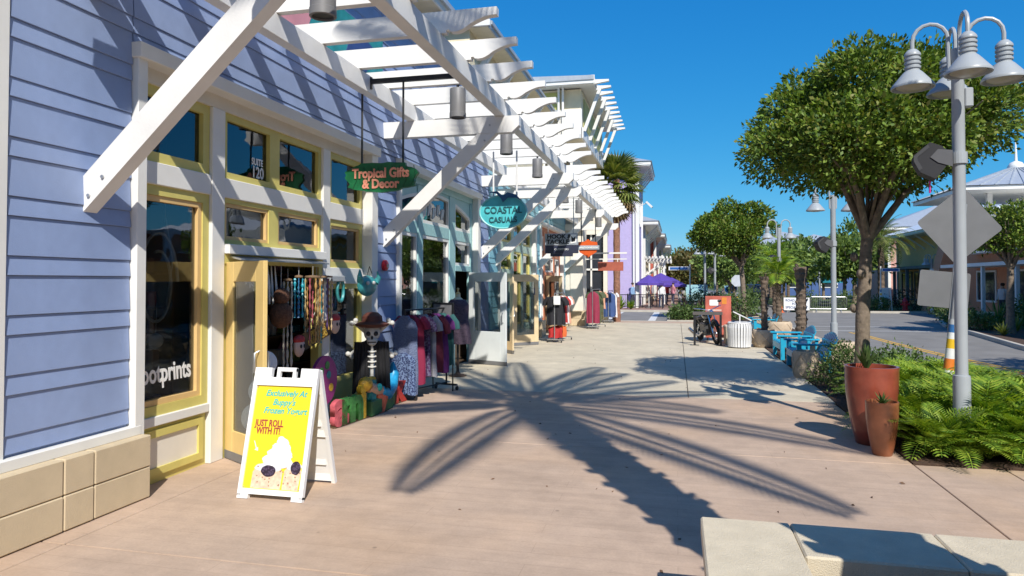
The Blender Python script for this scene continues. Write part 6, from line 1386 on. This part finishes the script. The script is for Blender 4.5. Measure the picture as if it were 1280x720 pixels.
gbuild('blue building far up the street behind the trees', 12.5, 24, 96, 112, 5.5, M('far_blue',(.06,.12,.30),rough=.7), ROOFG, .7, 3, [('y',14,16,1,3),('y',18,20,1,3)]); gbuild('yellow building far up the street behind the trees', 12.0, 22, 116, 130, 7.5, M('far_yellow',(.62,.48,.14),rough=.7), ROOFG, .7, 3, [('y',14,16,4,6)])
umbrella('turquoise patio umbrella far behind the steel barricade', (12.4,62), 1.1, 2.4, M('umbrella_teal',(.02,.28,.38),rough=.7))
umbrella('cream patio umbrella far behind the young palms', (11.6,66), 1.2, 2.6, CREAMW)

# unseen street behind the camera, added to cut sky fill and give window reflections
gbuild('tall terracotta building further back across the road', 15.5, 32, -4, 27, 8.0, TERR, ROOFG, 1.0, 6, [('x-',y,y+1.8,z0,z1) for y in (0,4,8,12,16,20,24) for z0,z1 in ((.8,2.8),(4.6,6.6))])
gbuild('ochre building further back across the road', 15.5, 32, -40, -8, 8.5, OCH, ROOFG, 1.0, 6, [('x-',y,y+1.8,z0,z1) for y in (-36,-30,-24,-18,-12) for z0,z1 in ((.8,2.8),(4.6,6.6))])
gbuild('periwinkle shop building continuing behind the viewer', -16, -4.75, -22, 1.6, 6.8, BLUE, ROOFG, .6, 0, [('x+',y,y+2.2,.7,2.8) for y in (-20,-15,-10,-5)])
gbuild('unseen cream block added behind the viewer to shut out some sky', -30, 30, -78, -62, 17, CREAM, ROOFG, 1.0, 0, [])
for k,(x,y,lab) in enumerate(((3.2,-9,'ficus tree on the pavement edge well behind the viewer'),(10.5,3,'ficus tree across the road opposite the concrete planter'),(10.8,13,'ficus tree across the road opposite the fern bed'),(3.0,-20,'second ficus tree on the pavement edge behind the viewer'))):
    tree('ficus_tree', lab, (x,y,0), 2.4, .14, (x,y,4.1), (1.9,1.9,1.3), 240, 30, .2, .11, 2.9, limbs=5, lump=.14, crad=.4)
# ------------------------------------------------------------------ background trees
bt = [((3.7,52,0),1.7,.14,(3.7,52,3.1),(2.2,1.9,1.3),LEAF2,'dark round tree behind the corner lamps'),((.9,64,0),1.2,.12,(.9,64,2.5),(1.7,1.6,1.4),LEAF3,'olive brown tree beyond the cafe terrace'),((10.2,62,0),1.9,.14,(10.2,62,3.4),(2.3,2,1.7),LEAF2,'leafy tree behind the road closed sign'),((14.3,75,0),2.0,.15,(14.3,75,3.4),(2.6,2.2,1.6),LEAF2,'leafy tree far behind the steel barricade'),((14.2,62,0),2.4,.2,(14.2,62,4.3),(2.2,2.2,2.1),LEAF2,'tall leafy tree beside the ochre building'),((11.6,53.5,0),2.0,.15,(11.6,53.5,3.3),(1.5,1.5,1.3),LEAF2,'leafy tree behind the lifeguard chair'),((8.4,70,0),1.8,.14,(8.4,70,3.3),(2.2,2,1.6),LEAF2,'leafy tree by the parked truck'),((7.9,56,0),1.9,.14,(7.9,56,3.2),(1.7,1.6,1.3),LEAF2,'small round tree behind the barricade end'),((1.5,74,0),1.8,.14,(1.5,74,3.3),(1.9,1.8,1.5),LEAF3,'olive tree further up the left kerb'),((5.0,92,0),2.5,.18,(5.0,92,4.2),(3.4,3,1.9),LEAF2,'tree closing the view up the street'),((9.5,88,0),2.4,.18,(9.5,88,4.0),(3.2,3,1.9),LEAF2,'tree on the far right kerb up the street'),((0.5,100,0),2.4,.18,(.5,100,4.1),(3.4,3,2.0),LEAF2,'tree on the far left kerb up the street'),((18,100,0),2.6,.2,(18,100,4.6),(4,3.5,2.4),LEAF2,'broad tree in front of the far blue building'),((4.6,60,0),1.8,.14,(4.6,60,3.0),(1.6,1.5,1.2),LEAF2,'small tree on the kerb beside the parked truck')]
for b_,th,r0,cc,R_,m_,lab in bt:
    tree('street_tree', lab, b_, th, r0, cc, R_, 115, 26, .34, .2, cc[2]-R_[2]*.8, m_, 'trees in the background', limbs=4, lump=.15, crad=.5)
palm('feather_palm', 'feathery palm standing above the trees by the ochre building', (14.1,54,0), 4.9, .2, 26, 2.4, 18, .6, .09, spread=(1.2,-.6), droop=(.9,1.6), boots=False)
for k,(x,y,lab) in enumerate(((9.0,80,'slim pale palm trunk far up the right kerb, first of a row'),(10.2,82,'slim pale palm trunk far up the right kerb, second of a row'),(11.4,84,'slim pale palm trunk far up the right kerb, third of a row'),(12.6,86,'slim pale palm trunk far up the right kerb, fourth of a row'))): palm('cabbage_palm', lab, (x,y,0), 3.6, .16, 18, 1.3, 12, .5, .09, boots=False, spread=(1.2,-.8))
# far wood closing the horizon
V_, Q_ = [], []; off_ = 0
for k in range(110):
    a = RAD(-75+150*k/109); r_ = 230+rng.uniform(-30,40); c = (r_*sin(a), r_*cos(a), 3.2+rng.uniform(0,2.5))
    if c[1] < 20: continue
    (V,Q),C = crown_leaves(c, (8,6,5), 24, 22, 1.7, 1.1, -1, .2, 1.8); V_.append(V); Q_.append(Q+off_); off_ += len(V)
o = link('far_wood', arr_mesh('far_wood', np.concatenate(V_), np.concatenate(Q_), LEAF2)); tag(o, 'far belt of trees along the horizon', 'wood', kind='stuff')

# ------------------------------------------------------------------ parked vehicles up the street
def car(label, loc, rz, col, L=4.6, W=1.8, H=1.5, pickup=False):
    T = thing('pickup_truck' if pickup else 'parked_car', label, 'truck' if pickup else 'car', (0,0,0)); pm = M('car_%d'%int(col[0]*999+col[2]*77),col,rough=.25,coat=.8,var=.02)
    prof = [(-L/2,.35),(-L/2,.78),(-L/2+.15,.86),(-.9,.95),(-.35,H-.05),(-.2,H),(.9 if pickup else 1.35,H),(1.1 if pickup else 1.9,1.0),(L/2-.05,.95),(L/2,.8),(L/2,.35)]
    part('body', MB().prism([(y,z) for y,z in prof], 0, -W/2, W/2), pm, T)
    gl = M('car_glass',(.02,.025,.03),rough=.05)
    part('windscreen', MB().add([(-W/2+.12,-.93,.99),(W/2-.12,-.93,.99),(W/2-.16,-.40,H-.08),(-W/2+.16,-.40,H-.08)],[(0,1,2,3)]).move((0,-.012,.012)), gl, T)
    for s_ in (-1,1): part('side_window', MB().prism([(-.75,1.0),(-.3,H-.1),(.8 if pickup else 1.2,H-.1),(.95 if pickup else 1.6,1.0)], 0, s_*W/2-.004 if s_ > 0 else -W/2-.006, s_*W/2+.006 if s_ > 0 else -W/2+.004), gl, T)
    for s_ in (-1,1):
        part('headlight', MB().cbox((s_*W*.36-.16,-L/2-.02,.62),(s_*W*.36+.16,-L/2+.05,.76),.02), CHR, T)
        for y in (-L*.31,L*.30):
            w_ = part('wheel', MB().tube([(s_*(W/2-.2),y,.33),(s_*(W/2+.02),y,.33)], .33, 18), RUB, T, True); part('rim', MB().tube([(s_*(W/2+.0),y,.33),(s_*(W/2+.03),y,.33)], .2, 14), STEEL, w_, True)
    part('bumper', MB().cbox((-W/2,-L/2-.06,.38),(W/2,-L/2+.05,.55),.03), CANG, T); part('grille', MB().box((-.45,-L/2-.012,.6),(.45,-L/2+.02,.78)), BLACK, T)
    T.location = loc; T.rotation_euler = (0,0,rz); return T
car('dark grey pickup truck parked up the street', (6.25,63,-.12), RAD(4), (.03,.035,.045), 5.2, 1.95, 1.7, True); car('pale blue car parked beyond the pickup truck', (5.6,74,-.12), RAD(2), (.25,.42,.5)); car('white car parked far up the left kerb', (1.5,70,-.12), RAD(182), (.6,.6,.6)); car('turquoise van like car parked behind the corner bed', (1.6,62.5,-.12), RAD(182), (.25,.42,.44), H=1.65)
